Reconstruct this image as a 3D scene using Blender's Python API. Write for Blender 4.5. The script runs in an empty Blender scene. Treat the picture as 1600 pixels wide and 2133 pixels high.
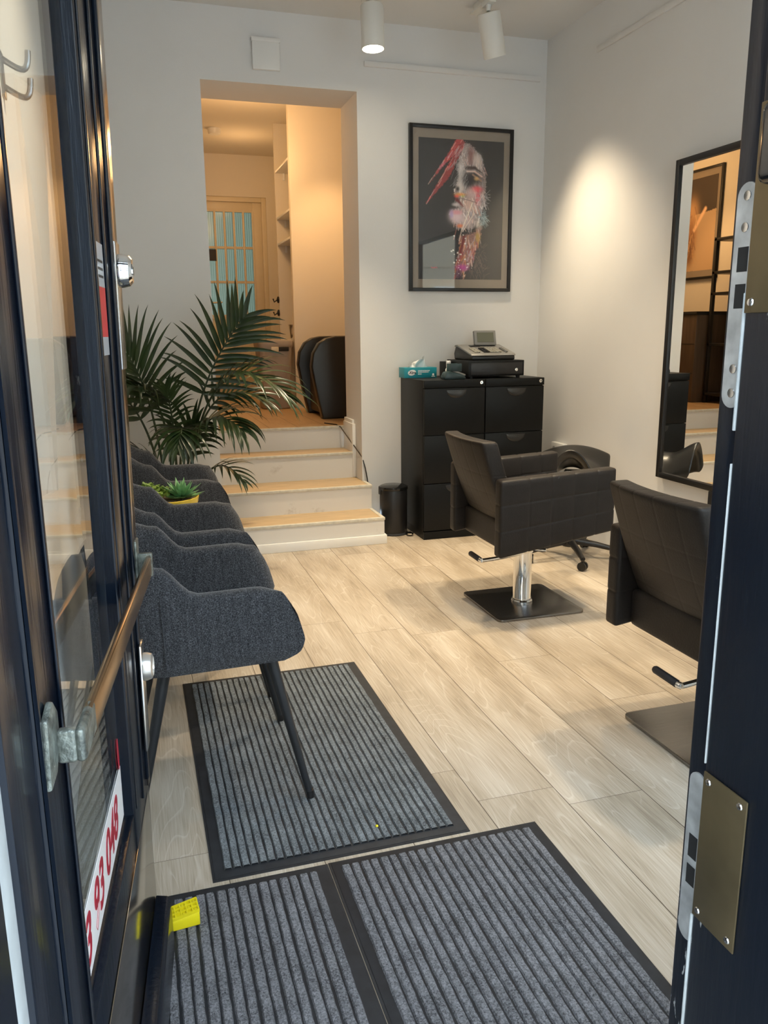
import bpy, bmesh, math, random
import numpy as np
from mathutils import Vector, Matrix
random.seed(7)
rng = np.random.default_rng(5)
S = bpy.context.scene
COL = S.collection
PI = math.pi

# ------------------------------------------------------------------ materials
def new_mat(name):
    m = bpy.data.materials.new(name); m.use_nodes = True
    nt = m.node_tree
    for n in list(nt.nodes): nt.nodes.remove(n)
    out = nt.nodes.new('ShaderNodeOutputMaterial')
    return m, nt, out
def N(nt, t, **k):
    n = nt.nodes.new(t)
    for a, b in k.items():
        if a in n.inputs: n.inputs[a].default_value = b
        else: setattr(n, a, b)
    return n
def L(nt, a, b): nt.links.new(a, b)
def ramp(nt, fac, stops):
    r = nt.nodes.new('ShaderNodeValToRGB')
    e = r.color_ramp.elements
    while len(e) > 1: e.remove(e[-1])
    e[0].position, e[0].color = stops[0][0], (*stops[0][1], 1)
    for p, c in stops[1:]:
        q = e.new(p); q.color = (*c, 1)
    L(nt, fac, r.inputs['Fac']); return r
def coords(nt, scale=(1, 1, 1), kind='Object'):
    tc = nt.nodes.new('ShaderNodeTexCoord'); mp = nt.nodes.new('ShaderNodeMapping')
    mp.inputs['Scale'].default_value = scale
    L(nt, tc.outputs[kind], mp.inputs['Vector']); return mp.outputs['Vector']
def bsdf(nt, out, **k):
    b = nt.nodes.new('ShaderNodeBsdfPrincipled')
    for a, v in k.items():
        b.inputs[a.replace('_', ' ')].default_value = v
    L(nt, b.outputs[0], out.inputs['Surface']); return b
def plain(name, col, rough=.5, metal=0, var=.12, scale=8, bump=0, bscale=60, spec=.5, coat=0, scl=(1, 1, 1)):
    """painted / moulded / metal surface with slight procedural variation"""
    m, nt, out = new_mat(name)
    b = bsdf(nt, out, Roughness=rough, Metallic=metal)
    b.inputs['Specular IOR Level'].default_value = spec
    b.inputs['Coat Weight'].default_value = coat
    v = coords(nt, scl)
    n = N(nt, 'ShaderNodeTexNoise', Scale=scale, Detail=4.0); L(nt, v, n.inputs['Vector'])
    lo = tuple(c * (1 - var) for c in col); hi = tuple(min(1, c * (1 + var)) for c in col)
    r = ramp(nt, n.outputs['Fac'], [(.3, lo), (.7, hi)]); L(nt, r.outputs['Color'], b.inputs['Base Color'])
    if bump:
        n2 = N(nt, 'ShaderNodeTexNoise', Scale=bscale, Detail=3.0); L(nt, v, n2.inputs['Vector'])
        bp = N(nt, 'ShaderNodeBump', Strength=bump, Distance=.01); L(nt, n2.outputs['Fac'], bp.inputs['Height'])
        L(nt, bp.outputs['Normal'], b.inputs['Normal'])
    return m
def emit(name, col, strength):
    m, nt, out = new_mat(name)
    e = N(nt, 'ShaderNodeEmission', Strength=strength); e.inputs['Color'].default_value = (*col, 1)
    L(nt, e.outputs[0], out.inputs['Surface']); return m
def glass(name, tint=(1, 1, 1), ior=1.5, gl=(1, 1, 1)):
    m, nt, out = new_mat(name)
    f = N(nt, 'ShaderNodeFresnel', IOR=ior)
    ge = nt.nodes.new('ShaderNodeNewGeometry')          # same reflectance from either side of the thin pane
    mr_ = N(nt, 'ShaderNodeMapRange'); mr_.inputs['To Min'].default_value = ior; mr_.inputs['To Max'].default_value = 1 / ior
    L(nt, ge.outputs['Backfacing'], mr_.inputs['Value']); L(nt, mr_.outputs[0], f.inputs['IOR'])
    t = N(nt, 'ShaderNodeBsdfTransparent'); t.inputs['Color'].default_value = (*tint, 1)
    g = N(nt, 'ShaderNodeBsdfGlossy', Roughness=0.0); g.inputs['Color'].default_value = (*gl, 1)
    mx = nt.nodes.new('ShaderNodeMixShader')
    L(nt, f.outputs[0], mx.inputs[0]); L(nt, t.outputs[0], mx.inputs[1]); L(nt, g.outputs[0], mx.inputs[2])
    L(nt, mx.outputs[0], out.inputs['Surface']); return m

def floor_mat(name, tones, light):
    m, nt, out = new_mat(name)
    b = bsdf(nt, out, Roughness=.38)
    uv = nt.nodes.new('ShaderNodeUVMap'); uv.uv_map = 'UVMap'
    tint = N(nt, 'ShaderNodeAttribute', attribute_name='tone')
    mp = nt.nodes.new('ShaderNodeMapping'); mp.inputs['Scale'].default_value = (1, 1, 1)
    L(nt, uv.outputs[0], mp.inputs['Vector'])
    off = N(nt, 'ShaderNodeVectorMath', operation='SCALE'); off.inputs['Scale'].default_value = 37.0
    L(nt, tint.outputs['Vector'], off.inputs[0])
    add = N(nt, 'ShaderNodeVectorMath', operation='ADD')
    L(nt, mp.outputs[0], add.inputs[0]); L(nt, off.outputs[0], add.inputs[1])
    # cathedral figure: bands of a stretched, warped noise field
    st = N(nt, 'ShaderNodeVectorMath', operation='MULTIPLY'); st.inputs[1].default_value = (4.2, .62, 1)
    L(nt, add.outputs[0], st.inputs[0])
    nz = N(nt, 'ShaderNodeTexNoise', Scale=1.25, Detail=1.6, Roughness=.45, Distortion=.4); L(nt, st.outputs[0], nz.inputs['Vector'])
    ml = N(nt, 'ShaderNodeMath', operation='MULTIPLY'); ml.inputs[1].default_value = 24.0; L(nt, nz.outputs['Fac'], ml.inputs[0])
    fr = N(nt, 'ShaderNodeMath', operation='FRACT'); L(nt, ml.outputs[0], fr.inputs[0])
    rings = ramp(nt, fr.outputs[0], [(0, (.1, .1, .1)), (.12, (.62, .62, .62)), (.75, (.5, .5, .5)), (1, (.1, .1, .1))])
    st2 = N(nt, 'ShaderNodeVectorMath', operation='MULTIPLY'); st2.inputs[1].default_value = (190, 5.5, 1)
    L(nt, add.outputs[0], st2.inputs[0])
    n2 = N(nt, 'ShaderNodeTexNoise', Scale=1.0, Detail=4.0, Roughness=.6); L(nt, st2.outputs[0], n2.inputs['Vector'])
    st3 = N(nt, 'ShaderNodeVectorMath', operation='MULTIPLY'); st3.inputs[1].default_value = (7, 1.6, 1)
    L(nt, add.outputs[0], st3.inputs[0])
    n3 = N(nt, 'ShaderNodeTexNoise', Scale=1.0, Detail=3.0); L(nt, st3.outputs[0], n3.inputs['Vector'])
    a = N(nt, 'ShaderNodeMath', operation='MULTIPLY_ADD'); a.inputs[1].default_value = .5; 
    L(nt, n2.outputs['Fac'], a.inputs[0])
    m3 = N(nt, 'ShaderNodeMath', operation='MULTIPLY'); m3.inputs[1].default_value = .6; L(nt, n3.outputs['Fac'], m3.inputs[0])
    L(nt, m3.outputs[0], a.inputs[2])
    base = ramp(nt, a.outputs[0], [(.38, tones[0]), (.53, tones[1]), (.70, tones[2])])
    # light grain lines on the ring crests
    mx = N(nt, 'ShaderNodeMixRGB', blend_type='MIX'); mx.inputs['Color2'].default_value = (*light, 1)
    inv = ramp(nt, rings.outputs['Color'], [(.1, (.5, .5, .5)), (.3, (0, 0, 0))])
    gate = ramp(nt, n3.outputs['Fac'], [(.35, (.15, .15, .15)), (.65, (1, 1, 1))])
    gm = N(nt, 'ShaderNodeMixRGB', blend_type='MULTIPLY'); gm.inputs['Fac'].default_value = 1
    L(nt, inv.outputs['Color'], gm.inputs['Color1']); L(nt, gate.outputs['Color'], gm.inputs['Color2'])
    L(nt, gm.outputs['Color'], mx.inputs['Fac']); L(nt, base.outputs['Color'], mx.inputs['Color1'])
    # plank to plank tone
    tr = ramp(nt, tint.outputs['Fac'], [(0, (.93, .93, .93)), (1, (1.0, 1.0, 1.0))])
    mt = N(nt, 'ShaderNodeMixRGB', blend_type='MULTIPLY'); mt.inputs['Fac'].default_value = 1
    L(nt, mx.outputs['Color'], mt.inputs['Color1']); L(nt, tr.outputs['Color'], mt.inputs['Color2'])
    L(nt, mt.outputs['Color'], b.inputs['Base Color'])
    bp = N(nt, 'ShaderNodeBump', Strength=.08, Distance=.002); L(nt, n2.outputs['Fac'], bp.inputs['Height'])
    L(nt, bp.outputs['Normal'], b.inputs['Normal'])
    return m

def fabric_mat(name, dark, light, sc=330):
    m, nt, out = new_mat(name)
    b = bsdf(nt, out, Roughness=.95); b.inputs['Specular IOR Level'].default_value = .1
    b.inputs['Sheen Weight'].default_value = .25; b.inputs['Sheen Roughness'].default_value = .5
    v = coords(nt)
    mp = nt.nodes.new('ShaderNodeMapping'); mp.inputs['Rotation'].default_value = (.5, .6, .78); mp.inputs['Scale'].default_value = (1, .45, 1)
    L(nt, v, mp.inputs['Vector'])
    n = N(nt, 'ShaderNodeTexNoise', Scale=sc, Detail=2.0, Roughness=.7); L(nt, mp.outputs[0], n.inputs['Vector'])
    mp2 = nt.nodes.new('ShaderNodeMapping'); mp2.inputs['Scale'].default_value = (1, 1, .06); L(nt, v, mp2.inputs['Vector'])
    n2 = N(nt, 'ShaderNodeTexNoise', Scale=110, Detail=2.0); L(nt, mp2.outputs[0], n2.inputs['Vector'])
    ad = N(nt, 'ShaderNodeMath', operation='MULTIPLY_ADD'); ad.inputs[1].default_value = .2
    L(nt, n2.outputs['Fac'], ad.inputs[0]); L(nt, n.outputs['Fac'], ad.inputs[2])
    r = ramp(nt, ad.outputs[0], [(.45, dark), (.66, tuple((a + c) / 2.6 for a, c in zip(dark, light))), (.85, light)])
    L(nt, r.outputs['Color'], b.inputs['Base Color'])
    bp = N(nt, 'ShaderNodeBump', Strength=.5, Distance=.002); L(nt, n.outputs['Fac'], bp.inputs['Height'])
    L(nt, bp.outputs['Normal'], b.inputs['Normal'])
    return m

def carpet_mat(name, dark, light):
    m, nt, out = new_mat(name)
    b = bsdf(nt, out, Roughness=1.0); b.inputs['Specular IOR Level'].default_value = .05
    v = coords(nt)
    n = N(nt, 'ShaderNodeTexNoise', Scale=230, Detail=3.0, Roughness=.75); L(nt, v, n.inputs['Vector'])
    n2 = N(nt, 'ShaderNodeTexNoise', Scale=14, Detail=3.0); L(nt, v, n2.inputs['Vector'])
    ad = N(nt, 'ShaderNodeMath', operation='MULTIPLY_ADD'); ad.inputs[1].default_value = .3
    L(nt, n2.outputs['Fac'], ad.inputs[0]); L(nt, n.outputs['Fac'], ad.inputs[2])
    r = ramp(nt, ad.outputs[0], [(.45, dark), (.65, tuple((a + c) / 2 for a, c in zip(dark, light))), (.85, light)])
    L(nt, r.outputs['Color'], b.inputs['Base Color'])
    bp = N(nt, 'ShaderNodeBump', Strength=.9, Distance=.004); L(nt, n.outputs['Fac'], bp.inputs['Height'])
    L(nt, bp.outputs['Normal'], b.inputs['Normal'])
    return m

def black_paint(name, base, chip, rough=.22, th=.425):
    m, nt, out = new_mat(name)
    b = bsdf(nt, out, Roughness=rough); b.inputs['Specular IOR Level'].default_value = .32
    v = coords(nt, (1, 1, .25))
    n = N(nt, 'ShaderNodeTexNoise', Scale=55, Detail=5.0, Roughness=.65); L(nt, v, n.inputs['Vector'])
    n2 = N(nt, 'ShaderNodeTexNoise', Scale=6, Detail=2.0); L(nt, v, n2.inputs['Vector'])
    mm = N(nt, 'ShaderNodeMath', operation='MULTIPLY'); L(nt, n.outputs['Fac'], mm.inputs[0]); L(nt, n2.outputs['Fac'], mm.inputs[1])
    r = ramp(nt, mm.outputs[0], [(.0, base), (th, base), (th + .015, chip)])
    L(nt, r.outputs['Color'], b.inputs['Base Color'])
    v2 = coords(nt, (1, 1, .08))
    n3 = N(nt, 'ShaderNodeTexNoise', Scale=90, Detail=3.0); L(nt, v2, n3.inputs['Vector'])
    bp = N(nt, 'ShaderNodeBump', Strength=.18, Distance=.004); L(nt, n3.outputs['Fac'], bp.inputs['Height'])
    L(nt, bp.outputs['Normal'], b.inputs['Normal'])
    return m

def scuffed_white(name):
    m, nt, out = new_mat(name)
    b = bsdf(nt, out, Roughness=.45)
    v = coords(nt)
    n = N(nt, 'ShaderNodeTexNoise', Scale=11, Detail=6.0, Roughness=.7); L(nt, v, n.inputs['Vector'])
    n2 = N(nt, 'ShaderNodeTexNoise', Scale=3.2, Detail=2.0); L(nt, v, n2.inputs['Vector'])
    mm = N(nt, 'ShaderNodeMath', operation='MULTIPLY'); L(nt, n.outputs['Fac'], mm.inputs[0]); L(nt, n2.outputs['Fac'], mm.inputs[1])
    r = ramp(nt, mm.outputs[0], [(0, (.74, .72, .68)), (.36, (.74, .72, .68)), (.43, (.63, .6, .55)), (.52, (.45, .42, .38))])
    L(nt, r.outputs['Color'], b.inputs['Base Color']); return m

def pane_mat(name):
    """ribbed wired glass lit by the daylight behind it"""
    m, nt, out = new_mat(name)
    v = coords(nt)
    w = N(nt, 'ShaderNodeTexWave', Scale=14.0, Distortion=.5); L(nt, v, w.inputs['Vector'])
    r = ramp(nt, w.outputs['Fac'], [(.2, (.13, .15, .125)), (.8, (.18, .20, .17))])
    t = N(nt, 'ShaderNodeBsdfTranslucent'); L(nt, r.outputs['Color'], t.inputs['Color'])
    g = N(nt, 'ShaderNodeBsdfGlossy', Roughness=.2)
    mx = nt.nodes.new('ShaderNodeMixShader'); mx.inputs[0].default_value = .06
    L(nt, t.outputs[0], mx.inputs[1]); L(nt, g.outputs[0], mx.inputs[2]); L(nt, mx.outputs[0], out.inputs['Surface'])
    return m

def print_mat(name):
    m, nt, out = new_mat(name)
    b = bsdf(nt, out, Roughness=.45)
    a = N(nt, 'ShaderNodeAttribute', attribute_name='ink'); L(nt, a.outputs['Color'], b.inputs['Base Color'])
    return m

def leaf_mat(name, lo, hi, rough=.38):
    m, nt, out = new_mat(name)
    b = bsdf(nt, out, Roughness=rough)
    v = coords(nt)
    n = N(nt, 'ShaderNodeTexNoise', Scale=14, Detail=2.0); L(nt, v, n.inputs['Vector'])
    r = ramp(nt, n.outputs['Fac'], [(.3, lo), (.7, hi)]); L(nt, r.outputs['Color'], b.inputs['Base Color'])
    return m

M = {}
M['wall'] = plain('wall_paint', (.78, .775, .76), .85, var=.015, scale=3, bump=.06, bscale=240)
M['wall_warm'] = plain('wall_paint_warm_room', (.78, .74, .66), .85, var=.015, scale=3, bump=.06, bscale=240)
M['ceiling'] = plain('ceiling_paint', (.72, .715, .70), .9, var=.01, scale=3)
M['white'] = plain('white_gloss', (.82, .82, .80), .35, var=.02)
M['cream'] = plain('cream_gloss', (.74, .66, .50), .4, var=.03)
M['floor'] = floor_mat('oak_laminate', ((.30, .245, .18), (.455, .385, .295), (.585, .52, .43)), (.74, .69, .61))
M['floor2'] = floor_mat('honey_laminate', ((.42, .27, .13), (.55, .37, .19), (.62, .43, .24)), (.66, .48, .3))
M['riser'] = scuffed_white('scuffed_white_riser')
M['metaltrim'] = plain('alloy_nosing', (.62, .59, .50), .6, metal=0, var=.12, scale=40)
M['tread'] = plain('oak_tread', (.52, .38, .22), .5, var=.15, scale=6, scl=(1, 12, 1))
M['rubber'] = plain('black_rubber', (.018, .02, .024), .6, var=.25, scale=30)
M['carpet'] = carpet_mat('grey_ribbed_carpet', (.05, .051, .056), (.30, .305, .325))
M['carpet2'] = carpet_mat('bluish_grey_carpet', (.052, .057, .063), (.29, .325, .35))
M['door'] = black_paint('black_door_paint', (.0035, .007, .014), (.22, .22, .22))
M['jamb'] = black_paint('black_jamb_paint', (.003, .006, .012), (.32, .33, .33), .3, .412)
M['glass'] = glass('door_glass', (.93, .96, .96), 1.55)
M['winglass'] = glass('shop_window_glass', (.95, .97, .97))
M['pictglass'] = glass('picture_glass', (1, 1, 1), 1.45)
M['kick'] = plain('kick_plate_steel', (.46, .42, .37), .14, metal=1, var=.04)
M['brass'] = plain('aged_brass', (.20, .155, .085), .42, metal=.85, var=.15, scale=12)
M['bronze'] = plain('bronze_bar', (.36, .26, .17), .25, metal=1, var=.15, scale=12)
M['verdigris'] = plain('weathered_bracket', (.17, .19, .17), .4, metal=.5, var=.6, scale=70, bump=.3, bscale=120)
M['steel'] = plain('satin_steel', (.62, .62, .61), .22, metal=1, var=.04)
M['silver'] = plain('silver_lock', (.74, .72, .68), .32, metal=.8, var=.04)
M['chrome'] = plain('chrome', (.86, .86, .85), .06, metal=1, var=.01)
M['brushed'] = plain('brushed_dark_steel', (.26, .255, .25), .27, metal=1, var=.1, scale=10, scl=(1, 30, 1))
M['zinc'] = plain('zinc_strike', (.58, .59, .58), .45, metal=.7, var=.25, scale=30)
M['strip'] = plain('bronze_strip', (.42, .34, .27), .16, metal=1, var=.05)
M['whitechip'] = plain('bare_white_edge', (.42, .45, .45), .6, var=.1, scale=30)
M['sticker'] = plain('white_sticker', (.88, .88, .88), .4, var=.01)
M['red'] = plain('red_print', (.42, .012, .035), .4, var=.02)
M['redsign'] = plain('red_label', (.62, .02, .04), .35, var=.02)
M['greylabel'] = plain('grey_label', (.42, .44, .46), .35, var=.02)
M['fabric'] = fabric_mat('charcoal_tweed', (.011, .012, .0145), (.142, .146, .160))
M['leg'] = plain('black_powder_coat', (.012, .014, .017), .45, var=.1)
M['leather'] = plain('dark_brown_leather', (.0165, .0135, .012), .5, var=.15, scale=20, bump=.12, bscale=170, spec=.3)
M['leatherblk'] = plain('black_vinyl', (.010, .010, .010), .3, var=.1, scale=20, bump=.06, bscale=140)
M['leatherbrown'] = plain('brown_vinyl', (.03, .021, .015), .45, var=.1, scale=20)
M['cab'] = plain('black_cabinet_steel', (.0055, .0065, .0075), .45, var=.06, spec=.22)
M['cabpull'] = plain('black_nickel_pull', (.05, .05, .05), .3, metal=.7, var=.08)
M['blackplastic'] = plain('black_plastic', (.012, .012, .013), .38, var=.08)
M['blackgloss'] = plain('black_gloss', (.008, .009, .01), .12, var=.05)
M['greyplastic'] = plain('silver_grey_plastic', (.2, .2, .195), .38, var=.03)
M['keylight'] = plain('cream_keys', (.40, .385, .33), .5, var=.05)
M['lcd'] = plain('lcd_panel', (.115, .125, .095), .25, var=.02)
M['teal'] = plain('teal_carton', (.008, .25, .32), .45, var=.04)
M['tissue'] = plain('tissue_paper', (.86, .87, .87), .95, var=.02)
M['ink'] = plain('black_ink', (.01, .01, .012), .5, var=.0)
M['term'] = plain('teal_black_terminal', (.012, .032, .036), .32, var=.05)
M['yellow'] = plain('yellow_rubber', (.80, .68, .01), .45, var=.05)
M['yellowpot'] = plain('yellow_glaze', (.74, .53, .06), .3, var=.05)
M['soil'] = plain('gravel_soil', (.20, .14, .08), .9, var=.6, scale=120, bump=.8, bscale=90)
M['palm'] = leaf_mat('palm_leaf', (.012, .030, .011), (.036, .062, .019), .33)
M['stem'] = leaf_mat('palm_stem', (.02, .04, .018), (.05, .07, .03), .5)
M['succ'] = leaf_mat('succulent_leaf', (.10, .27, .11), (.20, .40, .16), .5)
M['creeper'] = leaf_mat('creeper_leaf', (.12, .22, .03), (.26, .36, .07), .5)
M['mirror'] = plain('mirror_silver', (.90, .91, .90), .0, metal=1, var=.0)
M['frame'] = plain('black_frame', (.010, .010, .011), .4, var=.05)
M['mount'] = plain('taupe_mount_board', (.30, .255, .21), .8, var=.03)
M['print'] = print_mat('printed_ink')
M['lamp'] = plain('white_lamp_body', (.80, .79, .74), .45, var=.02)
M['lens'] = emit('lit_lamp_lens', (1, .86, .62), 40)
M['binbeige'] = plain('beige_bin_plastic', (.42, .36, .30), .5, var=.03)
M['binhole'] = plain('bin_recess_black', (.01, .01, .01), .6)
M['wood'] = plain('walnut_panel', (.085, .055, .035), .5, var=.25, scale=5, scl=(6, 6, .6))
M['pane'] = pane_mat('wired_frosted_glass')
M['facade'] = plain('facade_render', (.55, .44, .31), .9, var=.05, scale=1.5)
M['pave'] = plain('pavement_stone', (.34, .34, .34), .85, var=.2, scale=3)
M['facwin'] = plain('facade_window_glass', (.05, .06, .07), .08, var=.1)

# ------------------------------------------------------------------ geometry helpers
class MB:
    def __init__(s): s.v = []; s.f = []
    def add(s, vs, fs):
        o = len(s.v); s.v += [tuple(map(float, p)) for p in vs]; s.f += [tuple(i + o for i in f) for f in fs]; return s
    def bm(s, b):
        b.verts.ensure_lookup_table(); b.verts.index_update()
        s.add([v.co[:] for v in b.verts], [[v.index for v in f.verts] for f in b.faces]); b.free(); return s
    def box(s, a, c, bev=0, seg=2, mat=None):
        b = bmesh.new(); bmesh.ops.create_cube(b, size=1)
        for v in b.verts:
            v.co = Vector([(a[i] + c[i]) / 2 + v.co[i] * (c[i] - a[i]) for i in range(3)])
        if bev > 0:
            bmesh.ops.bevel(b, geom=b.edges[:], offset=bev, segments=seg, profile=.5, affect='EDGES', clamp_overlap=True)
        if mat is not None: bmesh.ops.transform(b, matrix=mat, verts=b.verts)
        return s.bm(b)
    def tube(s, pts, r, seg=12, cap=True):
        pts = [Vector(p) for p in pts]; n = len(pts)
        rs = list(r) if hasattr(r, '__len__') else [r] * n
        up = None; rings = []
        for i, p in enumerate(pts):
            d = (pts[min(i + 1, n - 1)] - pts[max(i - 1, 0)]).normalized()
            if up is None:
                up = Vector((0, 0, 1)) if abs(d.z) < .9 else Vector((1, 0, 0))
            x = d.cross(up).normalized(); up = x.cross(d).normalized()
            rings.append([p + rs[i] * (math.cos(2 * PI * k / seg) * x + math.sin(2 * PI * k / seg) * up) for k in range(seg)])
        vs = [q for R in rings for q in R]; fs = []
        for i in range(n - 1):
            for k in range(seg):
                fs.append((i * seg + k, i * seg + (k + 1) % seg, (i + 1) * seg + (k + 1) % seg, (i + 1) * seg + k))
        if cap: fs += [tuple(range(seg))[::-1], tuple((n - 1) * seg + k for k in range(seg))]
        return s.add(vs, fs)
    def lathe(s, prof, c=(0, 0, 0), seg=32, axis='z', cap=True, mat=None):
        vs = []; fs = []; n = len(prof)
        for (r, h) in prof:
            for k in range(seg):
                a = 2 * PI * k / seg; p = (r * math.cos(a), r * math.sin(a), h)
                if axis == 'y': p = (p[0], p[2], p[1])
                if axis == 'x': p = (p[2], p[0], p[1])
                p = Vector(p)
                if mat is not None: p = mat @ p
                vs.append(p + Vector(c))
        for i in range(n - 1):
            for k in range(seg):
                fs.append((i * seg + k, i * seg + (k + 1) % seg, (i + 1) * seg + (k + 1) % seg, (i + 1) * seg + k))
        if cap: fs += [tuple(range(seg))[::-1], tuple((n - 1) * seg + k for k in range(seg))]
        return s.add(vs, fs)
    def prism(s, poly, a, b, plane='xz', bev=0, seg=2):
        """poly extruded from a to b; plane names the polygon's axes"""
        def mk(p, h): return {'xz': (p[0], h, p[1]), 'yz': (h, p[0], p[1]), 'xy': (p[0], p[1], h)}[plane]
        bm_ = bmesh.new()
        v0 = [bm_.verts.new(mk(p, a)) for p in poly]; v1 = [bm_.verts.new(mk(p, b)) for p in poly]; n = len(poly)
        bm_.faces.new(v0); bm_.faces.new(v1[::-1])
        for i in range(n): bm_.faces.new((v0[i], v1[i], v1[(i + 1) % n], v0[(i + 1) % n]))
        bmesh.ops.recalc_face_normals(bm_, faces=bm_.faces)
        if bev: 
            es = [e for e in bm_.edges if abs(e.calc_face_angle(0)) > .5]
            bmesh.ops.bevel(bm_, geom=es, offset=bev, segments=seg, profile=.5, affect='EDGES', clamp_overlap=True)
        return s.bm(bm_)
    def grid(s, nx, ny, fn, thick=None):
        vs = [fn(i / nx, j / ny) for j in range(ny + 1) for i in range(nx + 1)]
        fs = [(j * (nx + 1) + i, j * (nx + 1) + i + 1, (j + 1) * (nx + 1) + i + 1, (j + 1) * (nx + 1) + i) for j in range(ny) for i in range(nx)]
        return s.add(vs, fs)
    def pad(s, xs, ys, zs, r, seams=(), depth=.005, w=.006, post=None):
        """cushion: box surface gridded at xs, ys, zs, edges rounded by r, stitched grooves along seams [(axis, value)]"""
        A = (xs, ys, zs); lo = [min(a) for a in A]; hi = [max(a) for a in A]
        idx = {}; vs = []; fs = []
        def vid(p):
            k = tuple(round(q, 5) for q in p)
            if k not in idx:
                idx[k] = len(vs)
                c = [min(max(p[i], lo[i] + r), hi[i] - r) for i in range(3)]
                d = Vector([p[i] - c[i] for i in range(3)])
                q = Vector(c) + (d.normalized() * r if d.length > 1e-7 else d)
                dn = d.normalized() if d.length > 1e-7 else Vector((0, 0, 0))
                for (ax, val) in seams:
                    g = math.exp(-((p[ax] - val) / w) ** 2)
                    dd = dn.copy(); dd[ax] = 0
                    q -= dd * g * depth
                if post: q = post(q)
                vs.append(q)
            return idx[k]
        for ax in range(3):
            o = [i for i in range(3) if i != ax]
            for side, val in ((0, lo[ax]), (1, hi[ax])):
                U, V = A[o[0]], A[o[1]]
                for i in range(len(U) - 1):
                    for j in range(len(V) - 1):
                        q = []
                        for (a, b) in ((i, j), (i + 1, j), (i + 1, j + 1), (i, j + 1)):
                            p = [0, 0, 0]; p[ax] = val; p[o[0]] = U[a]; p[o[1]] = V[b]; q.append(vid(p))
                        flip = (side == 0) ^ (ax == 1)
                        fs.append(tuple(q[::-1]) if flip else tuple(q))
        return s.add(vs, fs)

def lines(a, b, step, seams=()):
    n = max(2, int(round((b - a) / step)))
    v = set(round(a + (b - a) * i / n, 4) for i in range(n + 1))
    for q in seams:
        for d in (-.012, -.006, -.003, 0, .003, .006, .012):
            if a < q + d < b: v.add(round(q + d, 4))
    e = min(step, .012)
    for d in (.003, .007, .012):
        if b - a > .03: v.add(round(a + d, 4)); v.add(round(b - d, 4))
    v = sorted(v); out = [v[0]]
    for q in v[1:]:
        if q - out[-1] > .0012: out.append(q)
    out[-1] = round(b, 4)
    return out

ORG = {}
def obj(name, mb, mat, parent=None, world=True, smooth=35, bevel=0):
    """link a mesh object. Coordinates are the world's unless world=False (then the parent's own)"""
    o0 = ORG.get(parent.name, Vector((0, 0, 0))) if (parent and world) else Vector((0, 0, 0))
    me = bpy.data.meshes.new(name)
    me.from_pydata([tuple(Vector(p) - o0) for p in mb.v], [], mb.f); me.update()
    b = bmesh.new(); b.from_mesh(me); bmesh.ops.recalc_face_normals(b, faces=b.faces); b.to_mesh(me); b.free()
    me.materials.append(M[mat] if isinstance(mat, str) else mat)
    if smooth:
        me.polygons.foreach_set('use_smooth', [True] * len(me.polygons))
        me.set_sharp_from_angle(angle=math.radians(smooth))
    o = bpy.data.objects.new(name, me); COL.objects.link(o)
    if parent: o.parent = parent; ORG[o.name] = ORG.get(parent.name, Vector((0, 0, 0)))
    else: ORG[o.name] = Vector((0, 0, 0))
    return o
def tag(o, label=None, cat=None, group=None, kind=None):
    if label: o['label'] = label
    if cat: o['category'] = cat
    if group: o['group'] = group
    if kind: o['kind'] = kind
    return o
def thing(name, label, cat, loc=(0, 0, 0), rz=0, group=None):
    o = bpy.data.objects.new(name, None); o.empty_display_size = .05; COL.objects.link(o)
    o.location = loc; o.rotation_euler = (0, 0, rz); ORG[o.name] = Vector(loc)
    return tag(o, label, cat, group)
def struct(name, mb, mat, parent=None, **k):
    o = obj(name, mb, mat, parent, **k)
    if parent is None: o['kind'] = 'structure'
    return o
def copy_tree(o, parent=None):
    c = o.copy(); COL.objects.link(c)
    if parent: c.parent = parent
    for ch in list(o.children): copy_tree(ch, c)
    return c
def text(name, body, size, mat, parent, mtx, shear=0, offset=0, extrude=.0003, align='LEFT', post=None):
    cu = bpy.data.curves.new(name, 'FONT'); cu.body = body; cu.size = size; cu.shear = shear; cu.offset = offset
    cu.extrude = extrude; cu.align_x = align; cu.resolution_u = 6
    cu.materials.append(M[mat]); o = bpy.data.objects.new(name, cu); COL.objects.link(o)
    bpy.context.view_layer.update()
    me = bpy.data.meshes.new_from_object(o.evaluated_get(bpy.context.evaluated_depsgraph_get()))
    bpy.data.objects.remove(o); me.name = name; o = bpy.data.objects.new(name, me); COL.objects.link(o)
    if post:
        for v_ in me.vertices: v_.co = post(mtx @ v_.co)
        o.parent = parent
    else: o.parent = parent; o.matrix_local = mtx
    ORG[o.name] = Vector((0, 0, 0)); return o
def screw(mb, c, axis, r=.006):
    mb.lathe([(r, 0), (r * .9, .0015), (r * .4, .0025)], c, 12, axis)

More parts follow.
